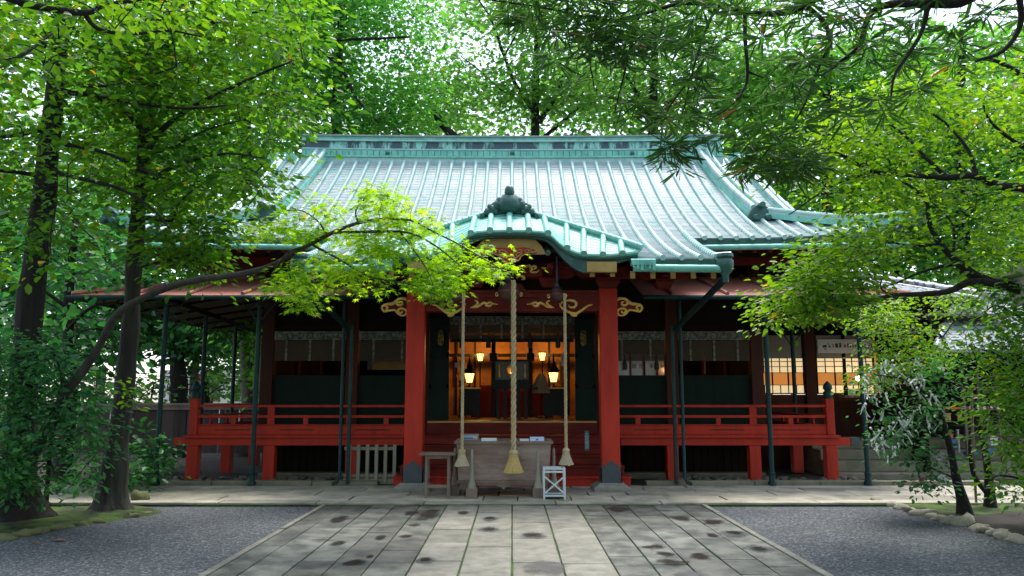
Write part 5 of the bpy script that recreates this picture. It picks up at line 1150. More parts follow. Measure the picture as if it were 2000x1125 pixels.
# lantern post at the right edge of the picture
lp = thing('garden_lantern', 'white lantern under a pale gabled cap at the right edge of the picture', 'lantern', (at(2012,560,8.6).x,8.6,0)); q = lp.location
z0, z1, z2 = at(2012,592,8.6).z, at(2012,543,8.6).z, at(2012,520,8.6).z
mb = MB(); mb.tube([(q.x,8.6,0),(q.x,8.6,z0-.02)], .06, 10); obj('post', mb, M['dwood'], lp); mb = MB(); mb.tbox(q.x,8.6,z0-.02,z1,.12,.12,.17,.17); obj('glass_box', mb, M['white'], lp, .006)
mb = MB(); mb.tbox(q.x,8.6,z1,z1+.03,.25,.25,.25,.25); mb.tbox(q.x,8.6,z1+.031,z2+.03,.22,.22,.05,.08); obj('cap', mb, M['greywood'], lp, .006)
# ================================================================== STONES
def stone_mesh(seed, sub=2):
    import bmesh
    bm = bmesh.new(); bmesh.ops.create_icosphere(bm, subdivisions=sub, radius=1)
    for v in bm.verts: v.co = v.co * (1 + .55*noise.noise(v.co*1.1 + Vector((seed*7.1,0,0))) + .16*noise.noise(v.co*2.6 + Vector((0,seed*3.3,0))))
    for f in bm.faces: f.smooth = True
    me = bpy.data.meshes.new('stone'); bm.to_mesh(me); bm.free(); return me
SM = [stone_mesh(i) for i in range(7)]
def stone(name, i, loc, sx, sy, sz, rz, m, label, cat, group):
    me = SM[i % 7]
    if not me.materials: me.materials.append(M['stone'])
    o = bpy.data.objects.new(name, me); COL.objects.link(o); o.location = loc; o.scale = (sx,sy,sz); o.rotation_euler = (random.uniform(-.2,.2),random.uniform(-.2,.2),rz); o.scale = tuple(v*random.uniform(.75,1.2) for v in o.scale)
    if m: o.material_slots[0].link = 'OBJECT'; o.material_slots[0].material = m
    return tag(o, label, cat, group)
M['stonel'] = mat('pale_river_stone', (.36,.33,.26), (.25,.23,.17), 5, .8, .3, 30); M['stonem'] = mat('mossy_stone', (.13,.15,.035), (.10,.095,.06), 4, .9, .5, 30)
RS = [(1716,984,.17,'pale flat stone at the head of the right border, touching the terrace'),(1741,990,.13,None),(1760,996,.12,None),(1778,1000,.12,None),(1800,1008,.14,None),(1822,1013,.12,None),(1835,1017,.10,None),(1860,1023,.14,None),(1888,1026,.21,'largest smooth round stone of the right border'),(1912,1037,.12,None),(1928,1041,.11,None),(1944,1047,.12,None),(1962,1053,.13,None),(1982,1058,.11,None),(1996,1062,.12,None)]
for i, (px, py, r_, lab) in enumerate(RS):
    q = gr(px,py,0); stone('border_stone', i, (q.x,q.y,.03), r_, r_*.62, r_*.5, random.uniform(-.5,.2), M['stonel'], lab or 'small rounded stone in the border of the right garden bed', 'stone', 'border stones of the right bed')
LS = [(8,1055,.16),(35,1050,.13),(58,1046,.14),(80,1041,.12),(105,1036,.13),(135,1030,.12),(165,1026,.11),(190,1021,.12),(205,1016,.10),(255,1012,.10),(285,1006,.09)]
for i, (px, py, r_) in enumerate(LS): q = gr(px,py,0); stone('border_stone', i+2, (q.x,q.y+random.uniform(-.05,.05),.015), r_*1.0, r_*.7, r_*.42, random.uniform(-.4,.4), M['stonem'], 'moss-covered stone in the border of the left garden bed', 'stone', 'border stones of the left bed')
q = gr(274,981,.02); stone('boulder', 3, (q.x,q.y,.08), .15, .12, .12, .3, M['stonem'], 'round mossy boulder just right of the big left trunk', 'boulder', None)
random.seed(21); cnt = 0
GREY = mat('dusty_river_stone', (.20,.165,.135), (.12,.10,.08), 6, .9, .3, 30)
for s in (-1, 1):
    for k in range(150):
        x = s*random.uniform(2.5, 6.7); y = random.uniform(14.05, 15.2) if random.random() < .8 else random.uniform(13.98,14.3)
        if s < 0 and x > -3.1: continue
        r_ = random.uniform(.045,.105); stone('river_stone', k, (x,y,random.uniform(.02,.06)), r_, r_*.75, r_*.6, random.uniform(0,3), GREY, 'dusty grey river stone heaped on the earth under the veranda', 'stone', 'river stones under the veranda')
# fallen leaves
for i, (px, py, m_, lab) in enumerate(((115,1057,M['orange'],'large curled brown leaf on the left gravel'),(68,1064,M['orange'],'small brown leaf on the gravel near the left mossy stones'),(1245,1120,None,None))):
    if m_ is None: continue
    q = gr(px,py,.012); mb = MB(); L = .09 if i == 0 else .05; mb.add([(q.x-L,q.y,.012),(q.x-L*.2,q.y+L*.5,.035),(q.x+L,q.y+.02,.02),(q.x-L*.1,q.y-L*.45,.03)], [(0,3,2),(0,2,1)]); tag(obj('fallen_leaf', mb, mat('dead_leaf', (.28,.12,.05), (.2,.08,.035), 9, .8)), lab, 'leaf')

for px, lab in ((902,'tall gilt flower ornament at the far left of the hall interior'),(1098,'tall gilt flower ornament at the far right of the hall interior')):
    q = at(px,757,18.0); t = thing('gilt_ornament', lab, 'ornament', (q.x,18.0,FLZ), 'gilt ornaments beside the side tables')
    mb = MB(); mb.tube([(q.x,18.0,FLZ),(q.x,18.0,2.1)], .02, 8); mb.lathe((q.x,18.0,FLZ), [(.1,0),(.09,.04),(.03,.08)], 10); mb.lathe((q.x,18.0,1.75), [(.03,0),(.09,.06),(.06,.14),(.1,.2)], 10); obj('vase', mb, M['dgold'], t)
    mb = MB()
    for k in range(26):
        a_ = k*2.4; h_ = .1+.022*k; d_ = Vector((math.cos(a_)*.13, math.sin(a_)*.10, h_)); c_ = Vector((q.x,18.0,1.9)); mb.add([c_, c_+d_*.6+Vector((.025,0,0)), c_+d_, c_+d_*.6-Vector((.025,0,0))], [(0,1,2,3)])
    obj('gilt_leaves', mb, M['gold'], t)
# ================================================================== TREES
def path3(pts):
    """(px, py, depth) triples measured in the photo, or ready points"""
    return [p if isinstance(p, Vector) else at(*p) for p in pts]
def spread_D(pts, D0, D1): n = len(pts); return [(x, y, D0 + (D1-D0)*i/(n-1)) for i, (x, y) in enumerate(pts)]
def tree(name, label, base, trunk, r0, r1, bark, branches, crowns, flare=0.0, group=None, cat='tree', tn=10, seed=1):
    random.seed(seed); t = thing(name, label, cat, base, group); skel = []
    if trunk: skel += limb('trunk', path3(trunk), r0, r1, bark, t, tn, .02, flare)
    for b in branches:
        pts, ra, rb = b; skel += limb('branch', path3(pts), ra, rb, bark, t, 7, .015)
    for c in crowns:
        cl = c['cl']
        P, Dv, Nn, S, tw = crown_leaves(cl, skel, c['per'], c['size'], c['tmpl'], c.get('spread', (.25,.25,.12)), c.get('droop', .35), c.get('tw', .006), c.get('up', .7), True, c.get('mt', 2.2))
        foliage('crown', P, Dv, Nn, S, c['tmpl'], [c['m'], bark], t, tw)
    return t
# ---- two big trees on the left
b2 = gr(217,1003,0)
LB2 = [(spread_D([(279,340),(300,275),(350,225),(430,182),(520,140),(570,120)],10.6,9.8),.055,.012),(spread_D([(281,425),(335,430),(350,395),(385,365)],10.6,10.2),.035,.01),
       (spread_D([(275,375),(320,335),(380,312),(450,300),(520,310)],10.6,9.6),.04,.01),(spread_D([(268,520),(320,510),(370,498),(400,490)],10.6,10.2),.03,.01),
       (spread_D([(285,260),(240,215),(180,190),(120,172)],10.6,9.9),.04,.012),(spread_D([(296,120),(350,70),(430,40),(520,20)],10.6,9.6),.05,.012),(spread_D([(300,60),(380,-40),(470,-90)],10.6,10),.05,.015),
       (spread_D([(283,300),(330,290),(400,255),(470,235)],10.6,9.9),.03,.008)]
poly_L2 = [(170,-90),(600,-90),(612,60),(628,180),(590,265),(555,330),(535,400),(480,440),(425,400),(370,440),(310,430),(300,400),(200,400),(150,300)]
cl2 = scatter(poly_L2, 340, 9.3, 11.6, -.06, 1.3, 1) + scatter([(290,430),(440,420),(430,520),(380,560),(300,540)], 45, 10, 11.2, -.3, 1.3, 2)
tree('broadleaf_tree', 'tall tree with a flared mossy trunk, nearest the stone terrace on the left', b2, [b2, at(222,930,b2.y), at(234,840,b2.y), at(248,700,b2.y), at(259,570,b2.y), at(268,440,b2.y), at(281,300,b2.y), at(293,140,b2.y), at(303,0,b2.y), at(312,-200,b2.y)], .17, .07, M['barkg'], LB2,
     [dict(cl=cl2, per=30, size=(.075,.13), tmpl=T_OVAL, m=LM['oval'], spread=(.26,.26,.12))], .14, None, 'tree', 16, 3)
b1 = gr(38,1020,0)
LB1 = [(spread_D([(92,330),(140,345),(230,367),(290,402),(330,445)],b1.y,9.2),.04,.012),(spread_D([(97,280),(150,285),(215,302),(280,332),(335,352)],b1.y,9.4),.04,.01),(spread_D([(105,180),(170,184),(260,200),(360,212),(440,206)],b1.y,9.2),.045,.012),
       (spread_D([(108,160),(180,168),(250,162),(345,130)],b1.y,9.0),.035,.01),(spread_D([(95,250),(40,262),(-40,275)],b1.y,9.4),.04,.02),(spread_D([(90,345),(30,336),(-50,330)],b1.y,9.6),.04,.02),(spread_D([(110,120),(60,60),(0,20),(-60,0)],b1.y,9),.05,.02)]
cl1 = scatter([(-120,-90),(330,-90),(320,80),(240,250),(180,380),(130,520),(-100,540)], 260, 8.2, 11.2, -.06, 1.3, 4)
tree('broadleaf_tree', 'dark straight-trunked tree at the far left edge of the picture', b1, [b1, at(36,940,b1.y), at(44,800,b1.y), at(58,620,b1.y), at(80,430,b1.y), at(104,200,b1.y), at(122,0,b1.y), at(135,-220,b1.y)], .22, .10, M['bark'], LB1,
     [dict(cl=cl1, per=26, size=(.075,.13), tmpl=T_OVAL, m=LM['oval'], spread=(.28,.28,.12))], .16, None, 'tree', 16, 4)
# branch reaching in at the top left from a tree just outside the picture
b0 = Vector((-5.6, 5.2, 0))
tree('broadleaf_tree', 'tree outside the left edge reaching dark boughs across the top left corner', b0, [b0, Vector((-5.5,5.2,2.2)), Vector((-5.2,5.3,4.2)), Vector((-5.0,5.4,6.5))], .2, .12, M['bark'],
     [([Vector((-5.2,5.3,4.1)), (-60,-8,5.6), (70,12,5.8), (165,25,6.0), (215,8,6.1), (330,-8,6.3)],.05,.015),([(165,26,6.0),(190,55,6.1),(250,66,6.2),(330,60,6.3),(395,72,6.4)],.022,.008),([Vector((-5.4,5.25,3.4)),(-50,130,5.8),(30,115,6.2),(110,60,6.6)],.03,.01)],
     [dict(cl=scatter([(-120,-120),(430,-120),(420,40),(300,80),(180,70),(120,130),(-60,170)], 95, 5.6, 6.8, -.1, 2, 6), per=22, size=(.055,.095), tmpl=T_OVAL, m=LM['oval'], spread=(.18,.18,.08))], 0, None, 'tree', 10, 5)
# ---- maple leaning across the middle
bm_ = gr(2,1005,0)
MT = [bm_, at(30,960,9.9), at(62,900,9.8), at(105,810,9.7), at(135,760,9.6), at(185,690,9.5), at(225,618,9.3), at(280,582,9.2), at(340,557,9.1), at(400,545,9.0), at(470,535,8.9), at(530,518,8.8), at(590,485,8.7), at(650,455,8.65), at(700,436,8.6), at(745,428,8.6)]
MBR = [([(650,455,8.65),(740,452,8.5),(800,455,8.4),(850,480,8.3),(900,520,8.2)],.02,.006),([(745,428,8.6),(800,430,8.5),(850,455,8.4),(900,480,8.3),(985,530,8.2)],.018,.005),([(600,480,8.7),(560,495,8.6),(530,540,8.5)],.015,.006),
       ([(700,436,8.6),(695,410,8.7),(720,380,8.8),(745,370,8.8)],.014,.005),([(610,478,8.7),(660,505,8.6),(720,540,8.5),(800,555,8.4),(860,580,8.3)],.016,.005),([(640,458,8.65),(620,430,8.8),(580,410,8.9),(520,420,8.9)],.014,.005),([(560,500,8.8),(570,555,8.7),(585,595,8.7)],.012,.005),([(780,450,8.45),(830,520,8.3),(850,570,8.2)],.012,.004)]
pm = [[(560,405),(620,388),(690,392),(740,365),(760,385),(830,405),(885,440),(905,480),(880,520),(800,480),(720,470),(640,470),(580,460),(500,470),(490,440)],
      [(640,480),(760,470),(860,490),(900,470),(960,475),(1000,530),(950,545),(905,550),(870,590),(820,575),(760,540),(700,545),(660,520)],
      [(620,490),(700,535),(780,550),(800,575),(750,568),(680,560),(620,520)],[(515,530),(560,520),(620,535),(610,575),(605,608),(565,600),(540,575),(510,550)],
      [(840,540),(900,520),(890,560),(868,595),(840,575)],[(690,380),(745,362),(750,385),(700,400)]]
clm = []
for poly, n, gapv in zip(pm, (84,80,18,30,16,8), (.0,-.06,-.3,-.4,-.5,-.5)): clm += scatter(poly, n, 8.2, 9.0, gapv, 2.2, 7+n)
tree('maple_tree', 'slender maple bending across the courtyard with bright star-shaped leaves over the porch roof', bm_, MT, .072, .018, M['barkm'], MBR,
     [dict(cl=clm, per=20, size=(.08,.125), tmpl=T_MAPLE, m=LM['maple'], spread=(.13,.13,.05), droop=.5, up=.85, tw=.003, mt=1.2)], .05, None, 'tree', 10, 6)
# ---- right: narrow-leaved tree over the top
b = Vector((5.1, 4.6, 0))
PB = [([(2010,-120,5.2),(1900,-8,5.8),(1820,5,6.1),(1740,8,6.3),(1700,30,6.4),(1680,90,6.5),(1640,122,6.6),(1605,148,6.6)],.06,.012),([(1900,-8,5.8),(1740,-90,6.2),(1640,-50,6.4),(1590,0,6.5),(1530,24,6.6),(1460,25,6.6),(1400,10,6.6),(1330,6,6.6),(1250,28,6.5),(1180,40,6.4),(1080,18,6.3),(960,0,6.2)],.045,.008),
      ([(1455,25,6.6),(1456,80,6.5),(1460,135,6.5),(1455,170,6.5),(1430,205,6.4),(1395,228,6.4)],.022,.006),([(1460,140,6.5),(1490,152,6.5)],.012,.005),([(1400,12,6.6),(1372,80,6.5),(1350,150,6.4),(1330,230,6.4)],.016,.005),([(1570,8,6.5),(1610,42,6.5),(1622,82,6.4),(1600,130,6.4),(1580,182,6.3),(1555,232,6.3),(1515,275,6.3)],.024,.006),
      ([(1815,6,6.1),(1800,60,6.1),(1770,112,6.1),(1748,148,6.1),(1740,195,6.1)],.026,.008),([(1250,28,6.5),(1230,90,6.4),(1215,160,6.3),(1200,220,6.3)],.014,.005),([(1180,40,6.4),(1150,100,6.4),(1160,170,6.4)],.012,.005),([(1350,150,6.4),(1300,220,6.3),(1290,290,6.3)],.01,.005),([(1980,-60,5.3),(1995,40,5.5),(1960,100,5.6),(1905,120,5.7)],.03,.01)]
pp_ = scatter([(930,-60),(1200,-60),(1260,60),(1240,180),(1170,110),(1060,60),(990,40)], 62, 5.8, 6.8, -.15, 2, 31) + scatter([(1080,-60),(2050,-60),(2000,70),(1880,120),(1790,190),(1720,230),(1630,270),(1590,345),(1480,350),(1420,300),(1300,250),(1200,250),(1140,190),(1060,130)], 250, 5.7, 7.0, -.1, 2, 32) + scatter([(1270,280),(1400,260),(1500,300),(1600,300),(1600,345),(1480,340),(1400,335),(1300,335)], 40, 6.0, 6.6, -.1, 2, 33)
tree('narrow_leaved_tree', 'dark tree with clusters of long narrow leaves hanging over the top right', b, [b, Vector((5.0,4.6,2.5)), Vector((4.7,4.8,4.4)), at(2010,-120,5.2), Vector((4.2,5.0,6.5))], .17, .08, M['bark'], PB,
     [dict(cl=pp_, per=19, size=(.11,.19), tmpl=T_NARROW, m=LM['pod'], spread=(.018,.018,.014), droop=.22, up=.25, tw=.003, mt=1.6)], 0, None, 'tree', 10, 7)
# ---- right: bright-leaved spreading tree
b = Vector((6.9, 8.8, 0))
RB = [([(2110,400,8.6),(2040,372,8.5),(2000,367,8.5),(1950,362,8.5),(1900,343,8.5),(1850,347,8.5),(1800,343,8.5),(1750,340,8.5),(1700,334,8.5),(1650,306,8.5),(1600,285,8.6),(1560,265,8.6)],.065,.012),([(1850,347,8.5),(1800,300,8.6),(1760,258,8.6),(1700,215,8.7)],.03,.008),([(1700,336,8.5),(1640,356,8.5),(1590,385,8.6),(1540,420,8.7)],.02,.006),([(1905,344,8.5),(1890,290,8.5),(1840,235,8.6),(1790,210,8.7)],.028,.008),
      ([(2110,640,8.6),(2040,590,8.6),(1985,563,8.6),(1940,552,8.6),(1900,535,8.6),(1860,503,8.6),(1832,470,8.6),(1816,430,8.6),(1808,390,8.6),(1765,355,8.7)],.085,.014),([(1955,556,8.6),(1900,550,8.5),(1850,570,8.5),(1790,575,8.5),(1740,577,8.5),(1700,590,8.5),(1640,600,8.5),(1580,610,8.5),(1520,622,8.5),(1470,632,8.5)],.045,.007),
      ([(1835,478,8.6),(1780,480,8.7),(1730,474,8.7),(1690,500,8.8)],.022,.006),([(1880,522,8.6),(1850,518,8.7),(1790,535,8.7),(1740,556,8.8),(1690,560,8.8)],.024,.006),([(1860,503,8.6),(1862,440,8.7),(1820,395,8.8)],.02,.006),([(1740,577,8.5),(1720,560,8.5),(1725,530,8.6),(1700,510,8.6)],.014,.005),([(2110,200,8.6),(2020,160,8.6),(1950,120,8.6),(1900,115,8.7)],.05,.012),
      ([(2060,320,8.6),(1970,270,8.6),(1930,230,8.6),(1920,200,8.6)],.03,.01)]
poly_R2 = [(1470,310),(1560,235),(1700,170),(1850,120),(2080,100),(2080,560),(1960,530),(1880,470),(1780,470),(1700,560),(1660,600),(1600,610),(1545,600),(1450,645),(1500,590),(1560,520),(1610,480),(1650,430),(1640,395),(1560,370),(1500,350)]
clr = scatter(poly_R2, 420, 7.9, 9.8, -.10, 1.5, 41) + scatter([(1440,640),(1480,600),(1560,575),(1660,570),(1640,600),(1540,625)], 42, 8.2, 8.8, -.4, 1.5, 42) + scatter([(1590,490),(1660,460),(1730,480),(1700,560),(1600,580),(1540,570)], 60, 8.0, 9.2, -.3, 1.5, 43)
tree('broadleaf_tree', 'spreading tree with small bright leaves on dark crooked boughs on the right', b, [b, Vector((6.8,8.8,1.6)), at(2110,640,8.6), at(2110,400,8.6), at(2110,200,8.6), at(2140,-100,8.8)], .16, .05, M['bark'], RB,
     [dict(cl=clr, per=26, size=(.05,.09), tmpl=T_OVAL, m=LM['bright'], spread=(.20,.20,.09), droop=.25, up=.65, tw=.004)], .1, None, 'tree', 12, 8)
# ---- right: paper-tied tree, small maple, camellia
bo = gr(1884,1010,0.02)
OB = [([(1852,850,bo.y),(1835,800,bo.y),(1800,762,bo.y-.1),(1760,740,bo.y-.2),(1710,732,bo.y-.2)],.03,.007),([(1838,805,bo.y),(1790,803,bo.y-.1),(1740,812,bo.y-.2),(1700,800,bo.y-.2)],.02,.006),([(1855,860,bo.y),(1800,842,bo.y-.1),(1740,852,bo.y-.2),(1705,870,bo.y-.2)],.018,.006),([(1868,935,bo.y),(1820,915,bo.y-.15),(1790,905,bo.y-.2),(1800,950,bo.y-.3)],.016,.006),([(1836,800,bo.y),(1850,745,bo.y),(1840,700,bo.y)],.03,.01),([(1866,925,bo.y),(1830,890,bo.y-.1),(1836,880,bo.y-.2)],.01,.005)]
clo = scatter([(1690,725),(1850,700),(1880,760),(1850,800),(1800,880),(1710,900),(1690,830)], 75, bo.y-.6, bo.y+.3, -.3, 2, 51) + scatter([(1770,890),(1850,880),(1850,950),(1780,965)], 22, bo.y-.5, bo.y-.1, -.5, 2, 52)
tr = tree('camellia_tree', 'small dark-leaved tree hung with white knotted paper strips in the right bed', bo, [bo, at(1876,960,bo.y), at(1866,920,bo.y), at(1852,855,bo.y), at(1838,805,bo.y)], .055, .035, M['bark'], OB,
     [dict(cl=clo, per=16, size=(.05,.085), tmpl=T_OVAL, m=LM['dark'], spread=(.10,.10,.07), tw=.003, mt=.8)], .06, None, 'tree', 10, 9)
random.seed(77)
def strip_mesh(L, w, k):
    mb = MB(); rows = []
    for i in range(6):
        u = i/5; a = math.sin(u*3+k)*.25; rows.append([(a*.06 - w*math.cos(k*1.3+u*1.5), w*math.sin(k*1.3+u*1.5), -L*u), (a*.06 + w*math.cos(k*1.3+u*1.5), -w*math.sin(k*1.3+u*1.5), -L*u)])
    mb.grid(rows); mb.tbox(0,0,-.012,.014,w*1.1,w*1.0,w*1.3,w*.9); return mb
SP = [obj('paper_strip', strip_mesh(.09+.02*k, .011+.001*(k%3), k), M['white']) for k in range(6)]
for k, q in enumerate(scatter([(1690,690),(1790,690),(1830,770),(1840,830),(1770,850),(1760,900),(1710,890),(1690,830),(1680,760)], 150, bo.y-.6, bo.y+.1, -.35, 2, 55)):
    o = SP[k] if k < 6 else SP[k % 6].copy()
    if k >= 6: COL.objects.link(o)
    o.location = q; o.rotation_euler = (random.uniform(-.6,.6), random.uniform(-.8,.8), random.uniform(0,6)); o.name = 'paper_strip'
    s_ = random.uniform(.5,1.0); o.scale = (s_,s_,s_); tag(o, 'white knotted paper fortune strip tied in the small dark-leaved tree on the right', 'paper strip', 'paper strips tied to the right tree')
def flower(label, px, py, D, col, r):
    c = at(px,py,D); mb = MB()
    for k in range(7): a = k*2*math.pi/7; d = Vector((math.cos(a),-.3,math.sin(a))); n_ = Vector((-math.sin(a),0,math.cos(a))); mb.add([c, c+d*r*.6+n_*r*.35, c+d*r+Vector((0,-.02,0)), c+d*r*.6-n_*r*.35], [(0,1,2,3)])
    mb.lathe(c+Vector((0,-.01,-.005)), [(.004,0),(.012,.006),(.004,.014)], 8); tag(obj('camellia_flower', mb, col), label, 'flower')
flower('white camellia flower lowest on the right shrub', 1838,936,bo.y-.4, M['white'], .075); flower('pale camellia flower above the lowest one', 1833,893,bo.y-.4, mat('pale_pink_petal', (.6,.5,.6), (.5,.4,.5), 5, .7), .05); flower('small pink camellia bud', 1798,937,bo.y-.4, mat('pink_petal', (.5,.16,.17), (.4,.1,.12), 5, .7), .04)
bs = gr(1932,992,.02)
SBR = [([(1905,800,bs.y),(1860,745,bs.y-.2),(1800,735,bs.y-.3),(1730,760,bs.y-.3)],.014,.005),([(1870,720,bs.y-.1),(1800,690,bs.y-.2),(1730,690,bs.y-.3),(1690,680,bs.y-.3)],.014,.005),([(1840,660,bs.y-.2),(1780,645,bs.y-.3),(1710,655,bs.y-.4)],.012,.005),([(1815,620,bs.y-.2),(1760,605,bs.y-.3),(1700,610,bs.y-.4)],.012,.004),([(1840,660,bs.y-.2),(1870,620,bs.y-.2),(1905,590,bs.y-.2)],.012,.004)]
cls_ = scatter([(1685,598),(1740,578),(1800,570),(1890,572),(1905,600),(1850,615),(1810,650),(1850,690),(1800,735),(1760,720),(1700,770),(1675,765),(1690,730),(1730,710),(1690,690),(1680,640)], 190, bs.y-.9, bs.y+.2, -.1, 2, 61)[:130]
tree('maple_tree', 'small fine-leaved maple with a forked thin trunk in front of the stall', bs, [bs, at(1926,900,bs.y), at(1905,800,bs.y), at(1870,720,bs.y-.1), at(1840,660,bs.y-.2), at(1800,605,bs.y-.3)], .06, .012, M['bark'], SBR + [([bs+Vector((.02,0,.15)), at(1900,925,bs.y-.1), at(1895,860,bs.y-.1), at(1905,790,bs.y-.1), at(1950,755,bs.y-.1)],.04,.015)],
     [dict(cl=cls_, per=30, size=(.035,.065), tmpl=T_OVAL, m=LM['bright'], spread=(.16,.16,.03), droop=.35, up=.6, tw=.0025, mt=.9)], .06, None, 'tree', 10, 10)
mb = MB(); mb.tube([gr(1907,988,0), at(1901,880,bs.y-.25), at(1897,762,bs.y-.25)], .018, 8); tag(obj('bamboo_stake', mb, M['wood']), 'thin brown bamboo stake between the two right trunks', 'stake')
bk = Vector((6.75, 9.0, 0))
tree('camellia_bush', 'dense dark glossy bush along the right edge of the picture', bk, [bk, Vector((6.7,9,.8)), Vector((6.5,9,1.6)), Vector((6.3,9,2.6))], .06, .02, M['bark'], [([Vector((6.7,9,.8)),(1960,820,9),(1920,830,8.9)],.02,.006),([Vector((6.6,9,1.4)),(1960,700,9),(1905,680,8.9)],.02,.006),([Vector((6.4,9,2.2)),(1960,600,9),(1920,610,8.9)],.02,.006),([Vector((6.75,9,.4)),(1970,930,9),(1930,940,8.9)],.02,.006)],
     [dict(cl=scatter([(1885,600),(1960,560),(2120,520),(2120,980),(1990,985),(1930,920),(1940,850),(1925,760),(1885,690)], 250, 8.3, 9.8, -.2, 2, 71), per=24, size=(.05,.09), tmpl=T_OVAL, m=LM['oval'], spread=(.17,.17,.09), tw=.004, mt=1.0)], 0, None, 'bush', 8, 11)
# ---- left shrubs
bl = gr(90,985,.03)
tree('evergreen_shrub', 'dark glossy evergreen shrub around the foot of the far left trunk', bl, [bl, at(95,900,9.9), at(110,820,9.8), at(120,740,9.7), at(100,680,9.6)], .035, .012, M['bark'], [([(100,880,9.9),(150,850,9.8),(200,830,9.8)],.014,.005),([(108,830,9.8),(50,780,9.6),(0,760,9.5)],.014,.005),([(118,760,9.7),(170,720,9.6),(215,700,9.6)],.012,.005),([(97,895,9.9),(110,930,9.7),(150,950,9.6)],.01,.005),([(100,900,9.9),(40,900,9.7),(-30,880,9.6)],.012,.005)],
     [dict(cl=scatter([(-60,650),(60,660),(140,690),(180,740),(225,800),(215,880),(170,960),(110,940),(60,985),(-60,985)], 190, 9.0, 10.1, -.15, 2, 81), per=24, size=(.06,.10), tmpl=T_OVAL, m=LM['dark'], spread=(.15,.15,.08), tw=.004, mt=1.0)], 0, None, 'shrub', 8, 12)
bq = gr(292,925,.0); 
tree('aralia_plant', 'low broad-leaved plant between the left trunk and the first awning pole', bq, [bq, bq+Vector((0,0,.25)), bq+Vector((.02,0,.5))], .03, .015, M['bark'], [], [dict(cl=[bq+Vector((random.uniform(-.35,.45),random.uniform(-.3,.3),random.uniform(.18,.62))) for _ in range(22)], per=7, size=(.18,.30), tmpl=tmpl_oval(.16), m=LM['dark'], spread=(.06,.06,.05), droop=.1, up=.7, tw=.004, mt=.9)], 0, None, 'plant', 8, 13)
bq = gr(205,955,.0)
tree('evergreen_shrub', 'low leafy shrub behind the foot of the mossy left trunk', bq, [bq, bq+Vector((0,.2,.3)), bq+Vector((-.1,.3,.8))], .03, .012, M['bark'], [], [dict(cl=scatter([(120,830),(250,820),(330,860),(330,920),(240,960),(130,950)], 70, 12.2, 13.6, -.3, 2, 83), per=14, size=(.08,.14), tmpl=T_OVAL, m=LM['dark'], spread=(.18,.18,.1), tw=.004, mt=1.2)], 0, None, 'shrub', 8, 14)
bq = at(228,800,10.35)
tree('leaf_sprout', 'yellow-green sprout growing from the side of the mossy left trunk', bq, [bq, at(236,775,10.25), at(240,750,10.2)], .008, .004, M['barkm'], [([(236,775,10.25),(250,790,10.2),(258,800,10.2)],.005,.003)], [dict(cl=[at(x,y,10.2) for x,y in ((238,748),(246,760),(230,765),(252,785),(258,800),(244,775),(228,742))], per=6, size=(.06,.10), tmpl=T_OVAL, m=LM['maple'], spread=(.05,.05,.03), tw=.002, mt=.5)], 0, None, 'sprout', 6, 15)
# ---- mid and far trees on the left, beyond the fence
def back_tree(label, px, D, top, polys, m, n, per, size, sp, gap=-.05, gs=.5, r=.2, seed=1, lean=0, bark='bark', brs=(), grp='trees behind the shrine', tmpl=T_QUAD, D1=None, name='background_tree', mt=4.0):
    base = Vector((at(px,772,D).x, D, 0)); z_t = at(px+lean,top,D)
    tr_ = [base, base.lerp(z_t,.3)+Vector((.1,0,0)), base.lerp(z_t,.65)+Vector((-.1,.1,0)), z_t]
    cl = []
    for i, p in enumerate(polys): cl += scatter(p, n[i] if isinstance(n, (list, tuple)) else n, D-1.5 if D1 is None else D, D+2.5 if D1 is None else D1, gap, gs, seed*10+i)
    return tree(name, label, base, tr_, r, r*.4, M[bark], [(path3(b_[0]),b_[1],b_[2]) for b_ in brs], [dict(cl=cl, per=per, size=size, tmpl=tmpl, m=m, spread=sp, tw=.01, mt=mt, up=.55)], .05, grp, 'tree', 8, seed)
G2 = 'trees beyond the fence'
back_tree('dark-leaved tree filling the left edge behind the two big trunks', 130, 14, 420, [[(-60,520),(120,520),(270,540),(290,620),(250,720),(180,790),(-60,800)],[(60,400),(300,440),(300,560),(60,540)]], LM['dark'], [80,50], 16, (.14,.24), (.3,.3,.2), .0, .9, .16, 21, 20, 'bark', [([(135,640,14),(180,600,13.8),(230,590,13.6)],.04,.015),([(130,600,14),(70,560,13.8),(20,560,13.6)],.04,.015)], G2, T_OVAL)
back_tree('tree with a thick dark trunk seen between the first two awning poles', 347, 24, 560, [[(250,560),(430,560),(450,680),(400,670),(330,680),(300,640),(260,670)]], LM['backd'], 260, 28, (.16,.28), (.5,.5,.25), .02, .6, .40, 22, 5, 'bark', [], G2)
back_tree('slanting slender tree right of the thick dark trunk beyond the fence', 362, 26, 600, [[(330,600),(480,600),(500,690),(430,720),(390,700),(340,690)]], LM['backd'], 70, 24, (.16,.28), (.5,.5,.25), .05, .6, .22, 23, 40, 'barkp', [], G2)
back_tree('tree with a mottled pale trunk just left of the red corner post', 478, 21, 560, [[(430,570),(540,570),(540,640),(450,640)],[(505,640),(540,640),(540,760),(510,760)]], LM['back'], [70,40], 24, (.14,.22), (.4,.4,.25), -.1, .8, .24, 24, 8, 'barkp', [], G2)
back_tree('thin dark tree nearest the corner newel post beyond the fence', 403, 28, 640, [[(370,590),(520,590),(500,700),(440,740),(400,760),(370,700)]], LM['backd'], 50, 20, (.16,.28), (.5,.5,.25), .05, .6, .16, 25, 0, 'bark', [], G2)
back_tree('far leafy tree at the far left beyond the plank fence', 60, 25, 480, [[(-120,460),(300,460),(300,640),(230,680),(-120,760)]], LM['backd'], 260, 26, (.2,.34), (.6,.6,.35), -.08, .45, .3, 26, 0, 'bark', [], G2)
